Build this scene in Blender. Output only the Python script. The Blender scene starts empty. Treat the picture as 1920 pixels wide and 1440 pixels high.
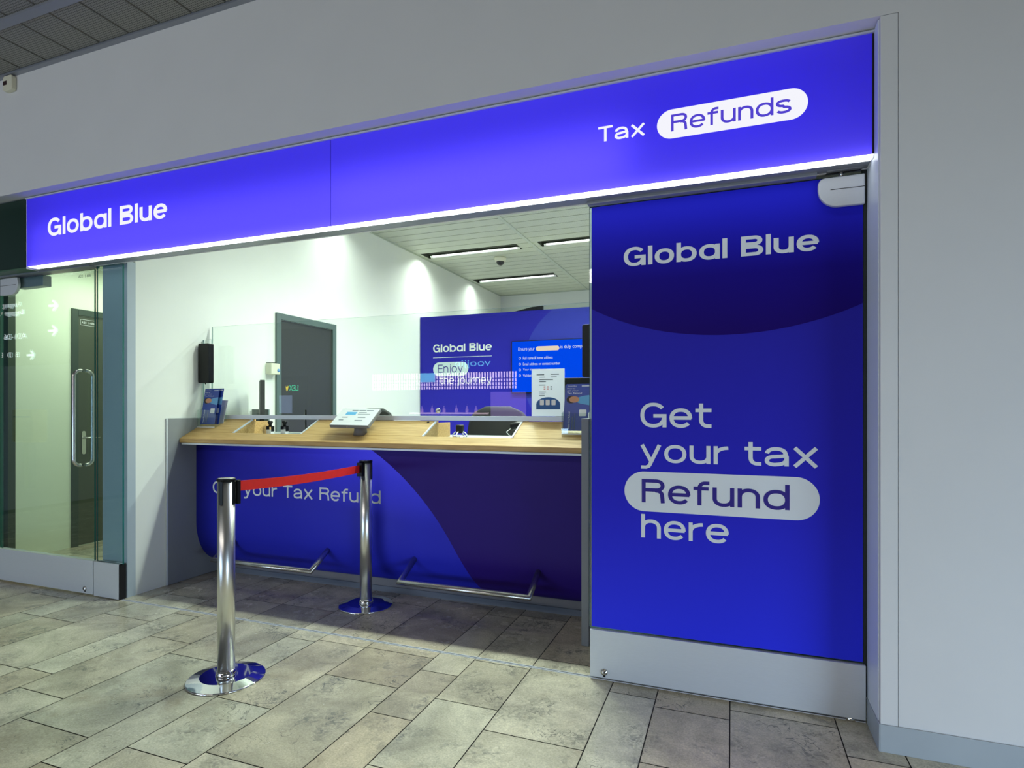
import bpy, bmesh, math, random
from mathutils import Vector, Matrix

# ------------------------------------------------------------------ camera, world, lights
SC = bpy.context.scene
COL = SC.collection
PI = math.pi
YAW = math.atan(412 / 1094.0)
cam_d = bpy.data.cameras.new('camera')
cam_d.sensor_width = 36.0
cam_d.lens = 1094.0 / 1920.0 * 36.0
cam_d.shift_y = (767 - 720) / 1920.0
cam_d.clip_start = 0.05
cam = bpy.data.objects.new('camera', cam_d)
COL.objects.link(cam)
cam.location = (0, 0, 1.4)
cam.rotation_euler = (PI / 2, 0, YAW)
SC.camera = cam

world = bpy.data.worlds.new('world')
SC.world = world
world.use_nodes = True
world.node_tree.nodes['Background'].inputs[0].default_value = (0.72, 0.84, 1.0, 1)
world.node_tree.nodes['Background'].inputs[1].default_value = 0.13

SC.view_settings.view_transform = 'Standard'
SC.view_settings.look = 'None'
SC.view_settings.exposure = 0.0
SC.view_settings.gamma = 1.0
SC.view_settings.use_curve_mapping = False
SC.cycles.max_bounces = 10
SC.cycles.diffuse_bounces = 4
SC.cycles.glossy_bounces = 4
SC.cycles.transmission_bounces = 6
SC.cycles.transparent_max_bounces = 16
SC.cycles.sample_clamp_indirect = 6.0
SC.cycles.caustics_reflective = False
SC.cycles.caustics_refractive = False


def area(name, loc, size, energy, col, aim=(0, 0, -1), spread=PI, parent=None):
    d = bpy.data.lights.new(name, 'AREA')
    d.shape = 'RECTANGLE'
    d.size, d.size_y = size
    d.energy = energy
    d.color = col
    d.spread = spread
    o = bpy.data.objects.new(name, d)
    COL.objects.link(o)
    o.location = loc
    o.rotation_euler = Vector(aim).to_track_quat('-Z', 'Y').to_euler()
    return o


COOL = (0.86, 0.93, 1.0)
WARMISH = (1.0, 0.95, 0.87)
OFFICE = (0.86, 1.0, 0.89)
# concourse: added fill lights out of view, for the hall wall, floor and jamb
area('concourse_fill', (-6.2, -4.0, 3.72), (6.6, 0.24), 57, WARMISH, (0, 1, -0.04))  # added strip, brightens the upper wall more than the floor
area('concourse_fill', (0.8, -0.5, 3.86), (1.6, 1.0), 62, (1.0, 0.92, 0.78), (0, 0, -1), math.radians(89))  # added to warm the floor at right
area('concourse_fill', (-2.4, -4.0, 3.72), (1.6, 0.24), 17, WARMISH, (0, 1, -0.04))  # second added strip, for the middle of the wall
area('low_fill', (2.0, -5.6, 1.25), (6.6, 1.9), 11, (0.80, 0.90, 1.0), (0.0, 1, -0.02))  # added frontal fill, low behind the camera
area('low_fill', (4.5, -1.0, 0.55), (3.0, 0.8), 34, (0.58, 0.78, 1.0), (-0.66, 0.78, -0.16), math.radians(84))  # added low fill for the right wall, no fitting there
area('low_fill', (-6.0, -5.6, 0.52), (5.0, 0.8), 130, (0.48, 0.74, 1.0), (0.5, 1, 0.02))  # added bluish fill from low left, for the jamb
# office behind the counter: the fluorescent rows set in its ceiling
for ly, lx, le in ((4.25, -2.75, 15), (4.25, -1.35, 96), (5.42, -3.4, 17), (5.42, -1.68, 72), (7.38, -3.4, 26), (7.38, -1.68, 48), (9.14, -3.4, 17), (9.14, -1.68, 40)):
    area('office_tube_light', (lx, ly, 3.588), (1.36, 0.12), le, OFFICE, (0, 0, -1), math.radians(146))
# corridor behind the left glass door
area('corridor_light', (-5.5, 4.3, 2.85), (0.8, 1.4), 32, (0.99, 1.0, 0.76))
# tubes inside the lit fascia sign
area('sign_tube', (-3.60, 2.980, 2.65), (2.72, 0.26), 1.4, (1, 1, 1), (0, -1, 0))
area('sign_tube', (-1.35, 2.980, 2.65), (1.75, 0.26), 1.2, (1, 1, 1), (0, -1, 0))


# ------------------------------------------------------------------ helpers
def srgb(r, g, b):
    def f(c):
        c /= 255.0
        return c / 12.92 if c <= 0.04045 else ((c + 0.055) / 1.055) ** 2.4
    return (f(r), f(g), f(b), 1.0)


def new_mat(name):
    m = bpy.data.materials.new(name)
    m.use_nodes = True
    nt = m.node_tree
    return m, nt, nt.nodes['Principled BSDF']


def add(nt, kind, **kw):
    n = nt.nodes.new(kind)
    for k, v in kw.items():
        setattr(n, k, v)
    return n


def pmat(name, col, rough=0.5, metal=0.0, spec=0.5, var=0.06, scale=8.0, bump=0.0, bscale=60.0, emit=None, estr=0.0, stretch=None):
    """Principled material with a faint procedural unevenness."""
    m, nt, b = new_mat(name)
    L = nt.links
    tc = add(nt, 'ShaderNodeTexCoord')
    src = tc.outputs['Object']
    if stretch:
        mp = add(nt, 'ShaderNodeMapping')
        mp.inputs['Scale'].default_value = stretch
        L.new(src, mp.inputs[0])
        src = mp.outputs[0]
    nz = add(nt, 'ShaderNodeTexNoise')
    nz.inputs['Scale'].default_value = scale
    nz.inputs['Detail'].default_value = 4
    L.new(src, nz.inputs[0])
    mix = add(nt, 'ShaderNodeMix', data_type='RGBA')
    mix.inputs[6].default_value = [c * (1 - var) for c in col[:3]] + [1]
    mix.inputs[7].default_value = [min(1, c * (1 + var)) for c in col[:3]] + [1]
    L.new(nz.outputs['Fac'], mix.inputs[0])
    L.new(mix.outputs[2], b.inputs['Base Color'])
    b.inputs['Roughness'].default_value = rough
    b.inputs['Metallic'].default_value = metal
    b.inputs['Specular IOR Level'].default_value = spec
    if emit:
        b.inputs['Emission Color'].default_value = emit
        b.inputs['Emission Strength'].default_value = estr
    if bump:
        n2 = add(nt, 'ShaderNodeTexNoise')
        n2.inputs['Scale'].default_value = bscale
        L.new(src, n2.inputs[0])
        bp = add(nt, 'ShaderNodeBump')
        bp.inputs['Strength'].default_value = bump
        bp.inputs['Distance'].default_value = 0.002
        L.new(n2.outputs['Fac'], bp.inputs['Height'])
        L.new(bp.outputs[0], b.inputs['Normal'])
    return m


def emat(name, col, s):
    m = bpy.data.materials.new(name)
    m.use_nodes = True
    nt = m.node_tree
    nt.nodes.remove(nt.nodes['Principled BSDF'])
    e = add(nt, 'ShaderNodeEmission')
    e.inputs[0].default_value = col
    e.inputs[1].default_value = s
    nt.links.new(e.outputs[0], nt.nodes['Material Output'].inputs[0])
    return m


def glass_mat(name, tint, ior=1.5, rough=0.0):
    m = bpy.data.materials.new(name)
    m.use_nodes = True
    nt = m.node_tree
    nt.nodes.remove(nt.nodes['Principled BSDF'])
    t = add(nt, 'ShaderNodeBsdfTransparent')
    t.inputs[0].default_value = tint
    g = add(nt, 'ShaderNodeBsdfGlossy')
    g.inputs['Roughness'].default_value = rough
    g.inputs[0].default_value = (1, 1, 1, 1)
    lw = add(nt, 'ShaderNodeLayerWeight')
    lw.inputs['Blend'].default_value = 0.5
    pw = add(nt, 'ShaderNodeMath', operation='POWER')
    pw.inputs[1].default_value = 5.0
    nt.links.new(lw.outputs['Facing'], pw.inputs[0])
    f = add(nt, 'ShaderNodeMapRange')
    f.inputs[3].default_value = ((ior - 1) / (ior + 1)) ** 2
    f.inputs[4].default_value = 1.0
    nt.links.new(pw.outputs[0], f.inputs[0])
    mx = add(nt, 'ShaderNodeMixShader')
    nt.links.new(f.outputs[0], mx.inputs[0])
    nt.links.new(t.outputs[0], mx.inputs[1])
    nt.links.new(g.outputs[0], mx.inputs[2])
    nt.links.new(mx.outputs[0], nt.nodes['Material Output'].inputs[0])
    return m


def translucent_mat(name, col, dif=.4):
    m = bpy.data.materials.new(name)
    m.use_nodes = True
    nt = m.node_tree
    nt.nodes.remove(nt.nodes['Principled BSDF'])
    t = add(nt, 'ShaderNodeBsdfTranslucent')
    t.inputs[0].default_value = col
    d = add(nt, 'ShaderNodeBsdfDiffuse')
    d.inputs[0].default_value = (col[0] * dif, col[1] * dif, col[2] * dif, 1)
    g = add(nt, 'ShaderNodeBsdfGlossy')
    g.inputs['Roughness'].default_value = 0.35
    a = add(nt, 'ShaderNodeAddShader')
    nt.links.new(t.outputs[0], a.inputs[0])
    nt.links.new(d.outputs[0], a.inputs[1])
    mx = add(nt, 'ShaderNodeMixShader')
    mx.inputs[0].default_value = 0.03
    nt.links.new(a.outputs[0], mx.inputs[1])
    nt.links.new(g.outputs[0], mx.inputs[2])
    nt.links.new(mx.outputs[0], nt.nodes['Material Output'].inputs[0])
    return m


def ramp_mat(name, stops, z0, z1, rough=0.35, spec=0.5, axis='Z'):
    """Printed colour gradient of an artwork along world Z (door top also has sign light painted in)."""
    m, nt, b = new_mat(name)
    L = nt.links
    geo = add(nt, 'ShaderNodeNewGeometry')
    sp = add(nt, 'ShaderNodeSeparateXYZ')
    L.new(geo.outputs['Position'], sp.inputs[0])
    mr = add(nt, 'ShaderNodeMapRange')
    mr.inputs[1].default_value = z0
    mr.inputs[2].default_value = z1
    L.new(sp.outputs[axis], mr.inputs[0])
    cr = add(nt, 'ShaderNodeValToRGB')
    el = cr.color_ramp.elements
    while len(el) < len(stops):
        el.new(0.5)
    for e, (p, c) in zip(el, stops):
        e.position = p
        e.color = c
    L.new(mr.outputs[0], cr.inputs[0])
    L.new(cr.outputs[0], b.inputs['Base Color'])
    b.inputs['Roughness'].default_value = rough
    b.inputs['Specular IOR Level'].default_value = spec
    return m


class MB:
    """Collects shapes in world coordinates and links them as ONE mesh object."""

    def __init__(self):
        self.bm = bmesh.new()
        self.mi = 0

    def _tag(self, faces):
        for f in faces:
            f.material_index = self.mi
        return faces

    def box(self, x0, x1, y0, y1, z0, z1, mtx=None):
        v = [self.bm.verts.new((x, y, z)) for x in (x0, x1) for y in (y0, y1) for z in (z0, z1)]
        if mtx is not None:
            for q in v:
                q.co = mtx @ q.co
        idx = ((0, 1, 3, 2), (4, 6, 7, 5), (0, 4, 5, 1), (2, 3, 7, 6), (0, 2, 6, 4), (1, 5, 7, 3))
        return self._tag([self.bm.faces.new([v[i] for i in q]) for q in idx])

    def poly(self, pts):
        return self._tag([self.bm.faces.new([self.bm.verts.new(p) for p in pts])])[0]

    def prism(self, pts, off):
        """Closed prism: polygon PTS swept by vector OFF."""
        off = Vector(off)
        a = [self.bm.verts.new(p) for p in pts]
        b = [self.bm.verts.new(Vector(p) + off) for p in pts]
        n = len(pts)
        fs = [self.bm.faces.new(list(reversed(a))), self.bm.faces.new(b)]
        for i in range(n):
            fs.append(self.bm.faces.new((a[i], a[(i + 1) % n], b[(i + 1) % n], b[i])))
        return self._tag(fs)

    def lathe(self, prof, c, n=40, axis='Z', smooth=True):
        """Revolve (r, h) profile about an axis through c."""
        c = Vector(c)
        rings = []
        for r, hgt in prof:
            ring = []
            for i in range(n):
                a = 2 * PI * i / n
                if axis == 'Z':
                    p = Vector((r * math.cos(a), r * math.sin(a), hgt))
                elif axis == 'Y':
                    p = Vector((r * math.cos(a), hgt, r * math.sin(a)))
                else:
                    p = Vector((hgt, r * math.cos(a), r * math.sin(a)))
                ring.append(self.bm.verts.new(c + p))
            rings.append(ring)
        fs = []
        for k in range(len(rings) - 1):
            for i in range(n):
                f = self.bm.faces.new((rings[k][i], rings[k][(i + 1) % n], rings[k + 1][(i + 1) % n], rings[k + 1][i]))
                f.smooth = smooth
                fs.append(f)
        for ring in (rings[0], rings[-1]):
            fs.append(self.bm.faces.new(ring))
        return self._tag(fs)

    def tube(self, pts, r, n=14, cap=True):
        pts = [Vector(p) for p in pts]
        rings = []
        up = None
        for k, p in enumerate(pts):
            if k == 0:
                d = pts[1] - p
            elif k == len(pts) - 1:
                d = p - pts[k - 1]
            else:
                d = (pts[k + 1] - p).normalized() + (p - pts[k - 1]).normalized()
            d.normalize()
            if up is None:
                up = Vector((0, 0, 1)) if abs(d.z) < 0.9 else Vector((1, 0, 0))
            s = d.cross(up).normalized()
            up = s.cross(d).normalized()
            rr = r
            if 0 < k < len(pts) - 1:
                ca = (pts[k + 1] - p).normalized().dot((p - pts[k - 1]).normalized())
                rr = r
                st = 1 / max(0.5, math.sqrt((1 + ca) / 2))
            else:
                st = 1
            ring = []
            for i in range(n):
                a = 2 * PI * i / n
                ring.append(self.bm.verts.new(p + s * math.cos(a) * rr * st + up * math.sin(a) * rr))
            rings.append(ring)
        fs = []
        for k in range(len(rings) - 1):
            for i in range(n):
                f = self.bm.faces.new((rings[k][i], rings[k][(i + 1) % n], rings[k + 1][(i + 1) % n], rings[k + 1][i]))
                f.smooth = True
                fs.append(f)
        if cap:
            fs.append(self.bm.faces.new(rings[0]))
            fs.append(self.bm.faces.new(rings[-1]))
        return self._tag(fs)

    def build(self, name, mats, parent=None, origin=None, bevel=0.0, seg=2, normals=True):
        if normals:
            bmesh.ops.recalc_face_normals(self.bm, faces=self.bm.faces)
        if parent is not None:
            o0 = world_loc(parent)
        elif origin is not None:
            o0 = Vector(origin)
        else:
            o0 = Vector((0, 0, 0))
        for v in self.bm.verts:
            v.co -= o0
        me = bpy.data.meshes.new(name)
        self.bm.to_mesh(me)
        self.bm.free()
        if not isinstance(mats, (list, tuple)):
            mats = [mats]
        for m in mats:
            me.materials.append(m)
        o = bpy.data.objects.new(name, me)
        COL.objects.link(o)
        if parent is not None:
            o.parent = parent
        else:
            o.location = o0
        if bevel:
            md = o.modifiers.new('bevel', 'BEVEL')
            md.width = bevel
            md.segments = seg
            md.limit_method = 'ANGLE'
            md.angle_limit = math.radians(40)
        return o


def world_loc(o):
    p = Vector(o.location)
    while o.parent is not None:
        o = o.parent
        p += Vector(o.location)
    return p


def tag(o, label=None, cat=None, group=None, kind=None):
    for k, v in (('label', label), ('category', cat), ('group', group), ('kind', kind)):
        if v:
            o[k] = v
    return o


def thing(name, loc, label, cat, group=None, kind=None):
    o = bpy.data.objects.new(name, None)
    o.empty_display_size = 0.1
    COL.objects.link(o)
    o.location = loc
    return tag(o, label, cat, group, kind)


def rrect(x0, x1, z0, z1, r, n=8):
    pts = []
    for cx, cz, a0 in ((x1 - r, z0 + r, -PI / 2), (x1 - r, z1 - r, 0), (x0 + r, z1 - r, PI / 2), (x0 + r, z0 + r, PI)):
        for i in range(n + 1):
            a = a0 + PI / 2 * i / n
            pts.append((cx + r * math.cos(a), cz + r * math.sin(a)))
    return pts


# ------------------------------------------------------------------ lettering (stroke-built wide grotesque)
def arc(cx, cy, rx, ry, a0, a1, n=20, k=2.2):
    out = []
    for i in range(n + 1):
        a = math.radians(a0 + (a1 - a0) * i / n)
        c, s = math.cos(a), math.sin(a)
        out.append((cx + rx * math.copysign(abs(c) ** (2 / k), c), cy + ry * math.copysign(abs(s) ** (2 / k), s)))
    return out


def glyph(ch, w, logo=False, hr=0.84):
    """-> (advance width, [polylines]); cap height 1, pen w wide and w * hr high."""
    h = w / 2
    g = h * hr
    X = 0.77
    y = X / 2
    ry = y - g + .012

    def ring(W):
        return arc(W / 2, y, W / 2 - h, ry, 0, 360, 40)
    if ch == ' ':
        return 0.40, []
    if ch == 'l':
        return w, [[(h, 0), (h, 1)]]
    if ch == 'o':
        W = 0.96
        return W, [ring(W)]
    if ch == 'e':
        W = 0.95
        return W, [arc(W / 2, y, W / 2 - h, ry, -2, 322, 40), [(h, X * .505), (W - h * .5, X * .505)]]
    if ch == 'b':
        W = 0.98
        return W, [[(h, 0), (h, 1)], ring(W)]
    if ch == 'd':
        W = 1.0
        return W, [[(W - h, 0), (W - h, 1)], ring(W)]
    if ch == 'a' and logo:
        W = 0.98
        return W, [[(W - h, 0), (W - h, X)], ring(W)]
    if ch == 'a':
        W = 0.93
        return W, [arc(W * .5 - .02, X * .62, W / 2 - h - .02, X * .38 - g + .012, 172, 4, 20) + [(W - h, X * .5), (W - h, 0)],
                   [(W - h, X * .56)] + arc(W * .42, X * .29, W * .42 - h, X * .29 - g + .012, 90, 270, 18) + arc(W * .50, X * .42, W * .5 - h, X * .42 - g, -80, -5, 8)]
    if ch == 'u':
        W = 0.88
        return W, [[(h, X)] + arc(W / 2, X * .42, W / 2 - h, X * .42 - g + .012, 180, 360, 24), [(W - h, X), (W - h, 0)]]
    if ch in 'nh':
        W = 0.88
        return W, [[(h, 0), (h, X if ch == 'n' else 1)], arc(W / 2, X * .56, W / 2 - h, X * .44 - g + .012, 180, 0, 24) + [(W - h, 0)]]
    if ch == 'r':
        W = 0.60
        return W, [[(h, 0), (h, X)], arc(W + .05, X * .5, W + .05 - h, X * .5 - g, 180, 95, 14) + [(W, X - g)]]
    if ch == 't':
        W = 0.66
        return W, [[(W * .36, .97)] + [(W * .36, .3)] + arc(W * .36 + .26, .26 + g, .26, .26, 180, 270, 10)[1:] + [(W, g)], [(0, X - g), (W, X - g)]]
    if ch == 'f':
        W = 0.66
        return W, [[(W * .38, 0), (W * .38, .7)] + arc(W * .38 + .24, 1 - g - .24, .24, .24, 180, 90, 10)[1:] + [(W, 1 - g)], [(0, X - g), (W - .03, X - g)]]
    if ch == 'y':
        W = 0.93
        return W, [[(h * .9, X), (W * .52, .03)], [(W - h * .9, X), (W * .46, -.10), (W * .40, -.18), (W * .28, -.225), (.03, -.225)]]
    if ch == 'x':
        W = 1.0
        return W, [[(h * 1.1, 0), (W - h * 1.1, X)], [(h * 1.1, X), (W - h * 1.1, 0)]]
    if ch == 's':
        W = 0.86
        top = arc(W / 2, X * .73, W / 2 - h, X * .27 - g * .95, 20, 265, 24)
        bot = arc(W / 2, X * .27, W / 2 - h, X * .27 - g * .95, 85, -160, 24)
        return W, [top + bot]
    if ch == 'j':
        W = .34
        return W, [[(W - h, X), (W - h, -.10), (W - h - .05, -.18), (W - h - .16, -.225), (-.02, -.225)], [(W - h, .87), (W - h, 1.0)]]
    if ch == 'G':
        W = 1.13
        return W, [arc(W / 2, .5, W / 2 - h, .5 - g + .012, 38, 352, 44), [(W - h, 0), (W - h, .46)], [(W * .5, .47), (W, .47)]]
    if ch == 'B':
        W = 1.0
        return W, [[(h, 0), (h, 1)], [(h, 1 - g), (W * .6, 1 - g)] + arc(W * .6, .755, W * .36 - h, .245 - g, 90, -90, 16) + [(h, .51 + g)],
                   [(h, g), (W * .62, g)] + arc(W * .62, .265, W * .38 - h, .265 - g, -90, 90, 16) + [(h, .53 - g)]]
    if ch == 'R':
        W = 1.02
        return W, [[(h, 0), (h, 1)], [(h, 1 - g), (W * .62, 1 - g)] + arc(W * .62, .735, W * .36 - h, .265 - g, 90, -90, 16) + [(h, .47 + g)],
                   [(W * .58, .47 + g * .6)] + arc(W * .60, .47 + g * .6 - .2, W * .36 - h, .2, 90, 0, 10) + [(W - h - .01, 0)]]
    if ch == 'T':
        W = 1.0
        return W, [[(W / 2, 0), (W / 2, 1)], [(0, 1 - g), (W, 1 - g)]]
    if ch == 'E':
        W = .86
        return W, [[(h, 0), (h, 1)], [(h, 1 - g), (W, 1 - g)], [(h, .51), (W - .05, .51)], [(h, g), (W, g)]]
    raise KeyError(ch)


def stroke_quads(pl, w, hr=0.84):
    """A mitred ribbon of quads along a polyline."""
    h = w / 2
    closed = abs(pl[0][0] - pl[-1][0]) < 1e-6 and abs(pl[0][1] - pl[-1][1]) < 1e-6
    P = [Vector(p) for p in pl]
    Q = [P[0]]
    for p in P[1:]:
        if (p - Q[-1]).length > 1e-4:
            Q.append(p)
    P = Q
    n = len(P)
    L, R = [], []
    for i in range(n):
        if closed:
            a = P[i] - P[i - 1] if i > 0 else P[0] - P[-2]
            b = P[i + 1] - P[i] if i < n - 1 else P[1] - P[0]
        else:
            a = P[i] - P[i - 1] if i > 0 else P[1] - P[0]
            b = P[i + 1] - P[i] if i < n - 1 else P[-1] - P[-2]
        a = a.normalized()
        b = b.normalized()
        na = Vector((-a.y, a.x))
        nb = Vector((-b.y, b.x))
        m = na + nb
        if m.length < 0.2:
            m = na
        m.normalize()
        k = h / max(0.45, m.dot(na))
        m = Vector((m.x * k, m.y * k * hr))
        L.append(P[i] + m)
        R.append(P[i] - m)
    return [(L[i], L[i + 1], R[i + 1], R[i]) for i in range(n - 1)]


def wide_text(s, weight=0.15, logo=False, gap=0.13):
    """Words set in the wide grotesque: a list of words, each a list of (polygon, layer)."""
    x = 0
    words = [[]]
    hr = 0.76 if logo else 0.84
    for ch in s:
        adv, pls = glyph(ch, weight, logo, hr)
        if ch == ' ':
            words.append([])
        for k, pl in enumerate(pls):
            for q in stroke_quads(pl, weight, hr):
                words[-1].append(([(p.x + x, p.y) for p in q], k))
        x += adv + gap
    return words


def bfont_text(s):
    c = bpy.data.curves.new('tmp', 'FONT')
    c.body = s
    c.resolution_u = 4
    o = bpy.data.objects.new('tmp', c)
    COL.objects.link(o)
    bpy.context.view_layer.update()
    me = bpy.data.meshes.new_from_object(o)
    out = [([(me.vertices[i].co.x, me.vertices[i].co.y) for i in p.vertices], 0) for p in me.polygons]
    bpy.data.objects.remove(o)
    bpy.data.curves.remove(c)
    bpy.data.meshes.remove(me)
    return [out]


def letter(name, s, x0, x1, z0, z1, y, mat, parent, weight=None, logo=False, gap=0.13, U=(1, 0, 0), V=(0, 0, 1), org=None):
    """Fit the text into the box x0..x1, z0..z1 of the plane org + u U + v V; one mesh part per word."""
    words = wide_text(s, weight, logo, gap) if weight else bfont_text(s)
    xs = [p[0] for wd in words for q, k in wd for p in q]
    ys = [p[1] for wd in words for q, k in wd for p in q]
    a, b, c, d = min(xs), max(xs), min(ys), max(ys)
    U, V, org = Vector(U), Vector(V), Vector(org or (0, y, 0))
    N = U.cross(V).normalized()
    if x1 is None:
        x1 = x0 + (b - a) * (z1 - z0) / (d - c)
    o = None
    for wd in words:
        mb = MB()
        for q, k in wd:
            pts = [org + U * (x0 + (px - a) / (b - a) * (x1 - x0)) + V * (z0 + (py - c) / (d - c) * (z1 - z0)) + N * (.00012 * k) for px, py in q]
            try:
                mb.poly(pts)
            except ValueError:
                pass
        o = mb.build(name, mat, parent, normals=False)
    return o


# ------------------------------------------------------------------ materials
M = {}
M['wall_white'] = pmat('wall_white', (0.74, 0.75, 0.76, 1), 0.7, var=.03, scale=3, bump=.06, bscale=220)
M['wall_office'] = pmat('wall_office', (0.86, 0.88, 0.83, 1), 0.65, var=.03, scale=3, bump=.06, bscale=220)
M['soffit'] = pmat('painted_soffit', (0.74, 0.75, 0.76, 1), 0.5)
M['base_grey'] = pmat('baseboard_grey', srgb(172, 182, 190), 0.42, var=.08, scale=5)
M['jamb'] = pmat('jamb_panel', (0.80, 0.87, 0.98, 1), 0.35, var=.02)
M['post_grey'] = pmat('end_post_grey', srgb(178, 190, 200), 0.45, var=.04)
M['skirt_grey'] = pmat('skirting_grey', srgb(120, 126, 138), 0.45, var=.04)
M['alu'] = pmat('brushed_aluminium', srgb(214, 219, 226), 0.38, metal=0.15, var=.05, scale=30, stretch=(1, 1, 14))
M['alu_dark'] = pmat('anodised_rail', srgb(150, 154, 164), 0.42, metal=0.35, var=.05)
M['steel'] = pmat('brushed_steel', (0.62, 0.61, 0.59, 1), 0.26, metal=1.0, var=.05, scale=60)
M['post_steel'] = pmat('satin_steel', (0.78, 0.775, 0.75, 1), 0.30, metal=1.0, var=.05, scale=30, stretch=(3, 3, .2))
M['chrome'] = pmat('polished_chrome', (0.80, 0.80, 0.80, 1), 0.045, metal=1.0, var=.02, scale=20)
M['black'] = pmat('black_plastic', (0.005, 0.0055, 0.006, 1), 0.42, spec=.25, var=.1)
M['black_gap'] = pmat('black_gap', (0.004, 0.004, 0.005, 1), 0.8)
M['dark_door'] = pmat('grey_green_steel_door', srgb(62, 63, 62), 0.45, var=.05)
M['dark_frame'] = pmat('grey_green_door_frame', srgb(92, 108, 106), 0.45, var=.04)
M['corr_door'] = pmat('corridor_dark_door', srgb(70, 76, 62), 0.42)
M['corr_frame'] = pmat('corridor_door_frame', srgb(52, 66, 58), 0.42)
M['corr_wall'] = pmat('corridor_wall', (0.80, 0.86, 0.72, 1), 0.7, var=.04, scale=2)
M['counter_grey'] = pmat('counter_grey_laminate', srgb(138, 142, 146), 0.5)
M['recess_grey'] = pmat('recess_grey_laminate', srgb(134, 132, 136), 0.5)
M['red'] = pmat('red_webbing', srgb(214, 30, 20), 0.6, var=.12, scale=40, bump=.2, bscale=500)
M['paper'] = pmat('white_paper', (0.80, 0.82, 0.84, 1), 0.6, var=.02)
M['ink_grey'] = pmat('grey_ink', srgb(110, 118, 132), 0.6)
M['ink_dark'] = pmat('dark_ink', srgb(48, 54, 70), 0.6)
M['navy'] = pmat('leaflet_blue', (0.008, 0.045, 0.33, 1), 0.3, var=.12, scale=20)
M['navy2'] = pmat('notice_blue', srgb(34, 92, 158), 0.5)
M['white_print'] = pmat('white_print', (0.82, 0.84, 0.87, 1), 0.5, var=.02)
M['film_white'] = pmat('film_white', (0.80, 0.84, 0.88, 1), 0.4, var=.02)
M['film_indigo'] = pmat('film_indigo', (0.020, 0.007, 0.26, 1), 0.4, var=.04)
M['skin'] = pmat('printed_skin', srgb(198, 140, 108), 0.5)
M['hair'] = pmat('printed_hair', srgb(40, 28, 26), 0.5)
M['shirt'] = pmat('printed_shirt', srgb(96, 160, 210), 0.5)
M['green_sign'] = pmat('dark_green_panel', srgb(6, 44, 34), 0.3)
M['grey_desk'] = pmat('desk_laminate', srgb(150, 160, 156), 0.4)
M['chair_black'] = pmat('chair_fabric', (0.020, 0.022, 0.022, 1), 0.75, var=.2, scale=120)
M['cream'] = pmat('cream_plastic', srgb(226, 224, 202), 0.5)
M['blue_dot'] = pmat('blue_button', srgb(90, 140, 200), 0.4)
M['dome'] = pmat('smoked_dome', (0.02, 0.02, 0.022, 1), 0.08)
M['rail_grey'] = pmat('ceiling_rail', srgb(190, 198, 184), 0.5)
M['fixture'] = pmat('louvre_reflector', srgb(66, 72, 60), 0.5, metal=.2)
M['fixture_bright'] = pmat('bright_reflector', (0.85, 0.88, 0.85, 1), 0.2, metal=.3)
M['grout'] = pmat('grout', srgb(40, 38, 34), 0.8)
M['glass'] = glass_mat('clear_glass', (0.955, 0.985, 0.965, 1))
M['glass_green'] = glass_mat('green_tinted_glass', (0.84, 0.935, 0.94, 1))
M['notice_paper'] = translucent_mat('notice_paper', (0.32, 0.33, 0.37, 1), 1.5)
M['acrylic'] = glass_mat('clear_acrylic', (0.94, 0.97, 0.96, 1))
M['seal'] = pmat('dark_seal', (0.010, 0.016, 0.015, 1), 0.5)
M['glass_edge'] = pmat('glass_edge', (0.012, 0.15, 0.125, 1), 0.15, emit=None)
M['screen_edge'] = pmat('screen_glass_edge', (0.32, 0.46, 0.42, 1), 0.2)
M['tube'] = emat('fluorescent_tube', (0.92, 1.0, 0.95, 1), 2.6)
M['strip'] = emat('sign_light_strip', (0.90, 0.95, 1.0, 1), 3.5)
M['lit_white'] = emat('lit_white_letters', (0.93, 0.93, 1.0, 1), 0.98)
M['lit_violet'] = emat('lit_violet_letters', (0.085, 0.055, 0.62, 1), 1.0)
M['sign_blue'] = translucent_mat('sign_blue_acrylic', (0.13, 0.09, 0.98, 1))
M['sign_inner'] = pmat('sign_box_white', (0.85, 0.85, 0.86, 1), 0.6)
M['tv_blue'] = emat('tv_picture', (0.0, 0.075, 1.0, 1), 0.95)
M['tv_text'] = emat('tv_text', (0.9, 0.95, 1.0, 1), 0.9)
M['tv_pill'] = emat('tv_highlight', (1.0, 0.80, 0.62, 1), 0.9)
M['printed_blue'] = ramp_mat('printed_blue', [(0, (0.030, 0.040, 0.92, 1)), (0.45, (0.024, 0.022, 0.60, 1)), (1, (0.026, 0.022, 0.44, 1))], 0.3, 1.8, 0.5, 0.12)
M['indigo_print_glow'] = ramp_mat('indigo_print_glow', [(0, (0.012, 0.001, 0.15, 1)), (0.45, (0.010, 0.003, 0.26, 1)), (1, (0.020, 0.022, 0.80, 1))], 1.75, 2.42, 0.5, 0.12)  # print gradient; its bright top also holds the sign's light as colour
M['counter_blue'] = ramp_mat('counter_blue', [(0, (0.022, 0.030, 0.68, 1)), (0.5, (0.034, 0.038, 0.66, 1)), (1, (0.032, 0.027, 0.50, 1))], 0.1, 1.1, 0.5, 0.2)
M['counter_indigo'] = pmat('counter_indigo', (0.028, 0.008, 0.22, 1), 0.5, spec=.2, var=.04)
M['wall_blue'] = pmat('wall_graphic_blue', (0.020, 0.016, 0.40, 1), 0.5, spec=.2, var=.03)
M['wall_blue_light'] = pmat('wall_graphic_light', (0.036, 0.045, 0.44, 1), 0.5, spec=.2, var=.03)
M['pill_grey'] = pmat('pill_grey_blue', (0.62, 0.74, 0.80, 1), 0.5)


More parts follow.
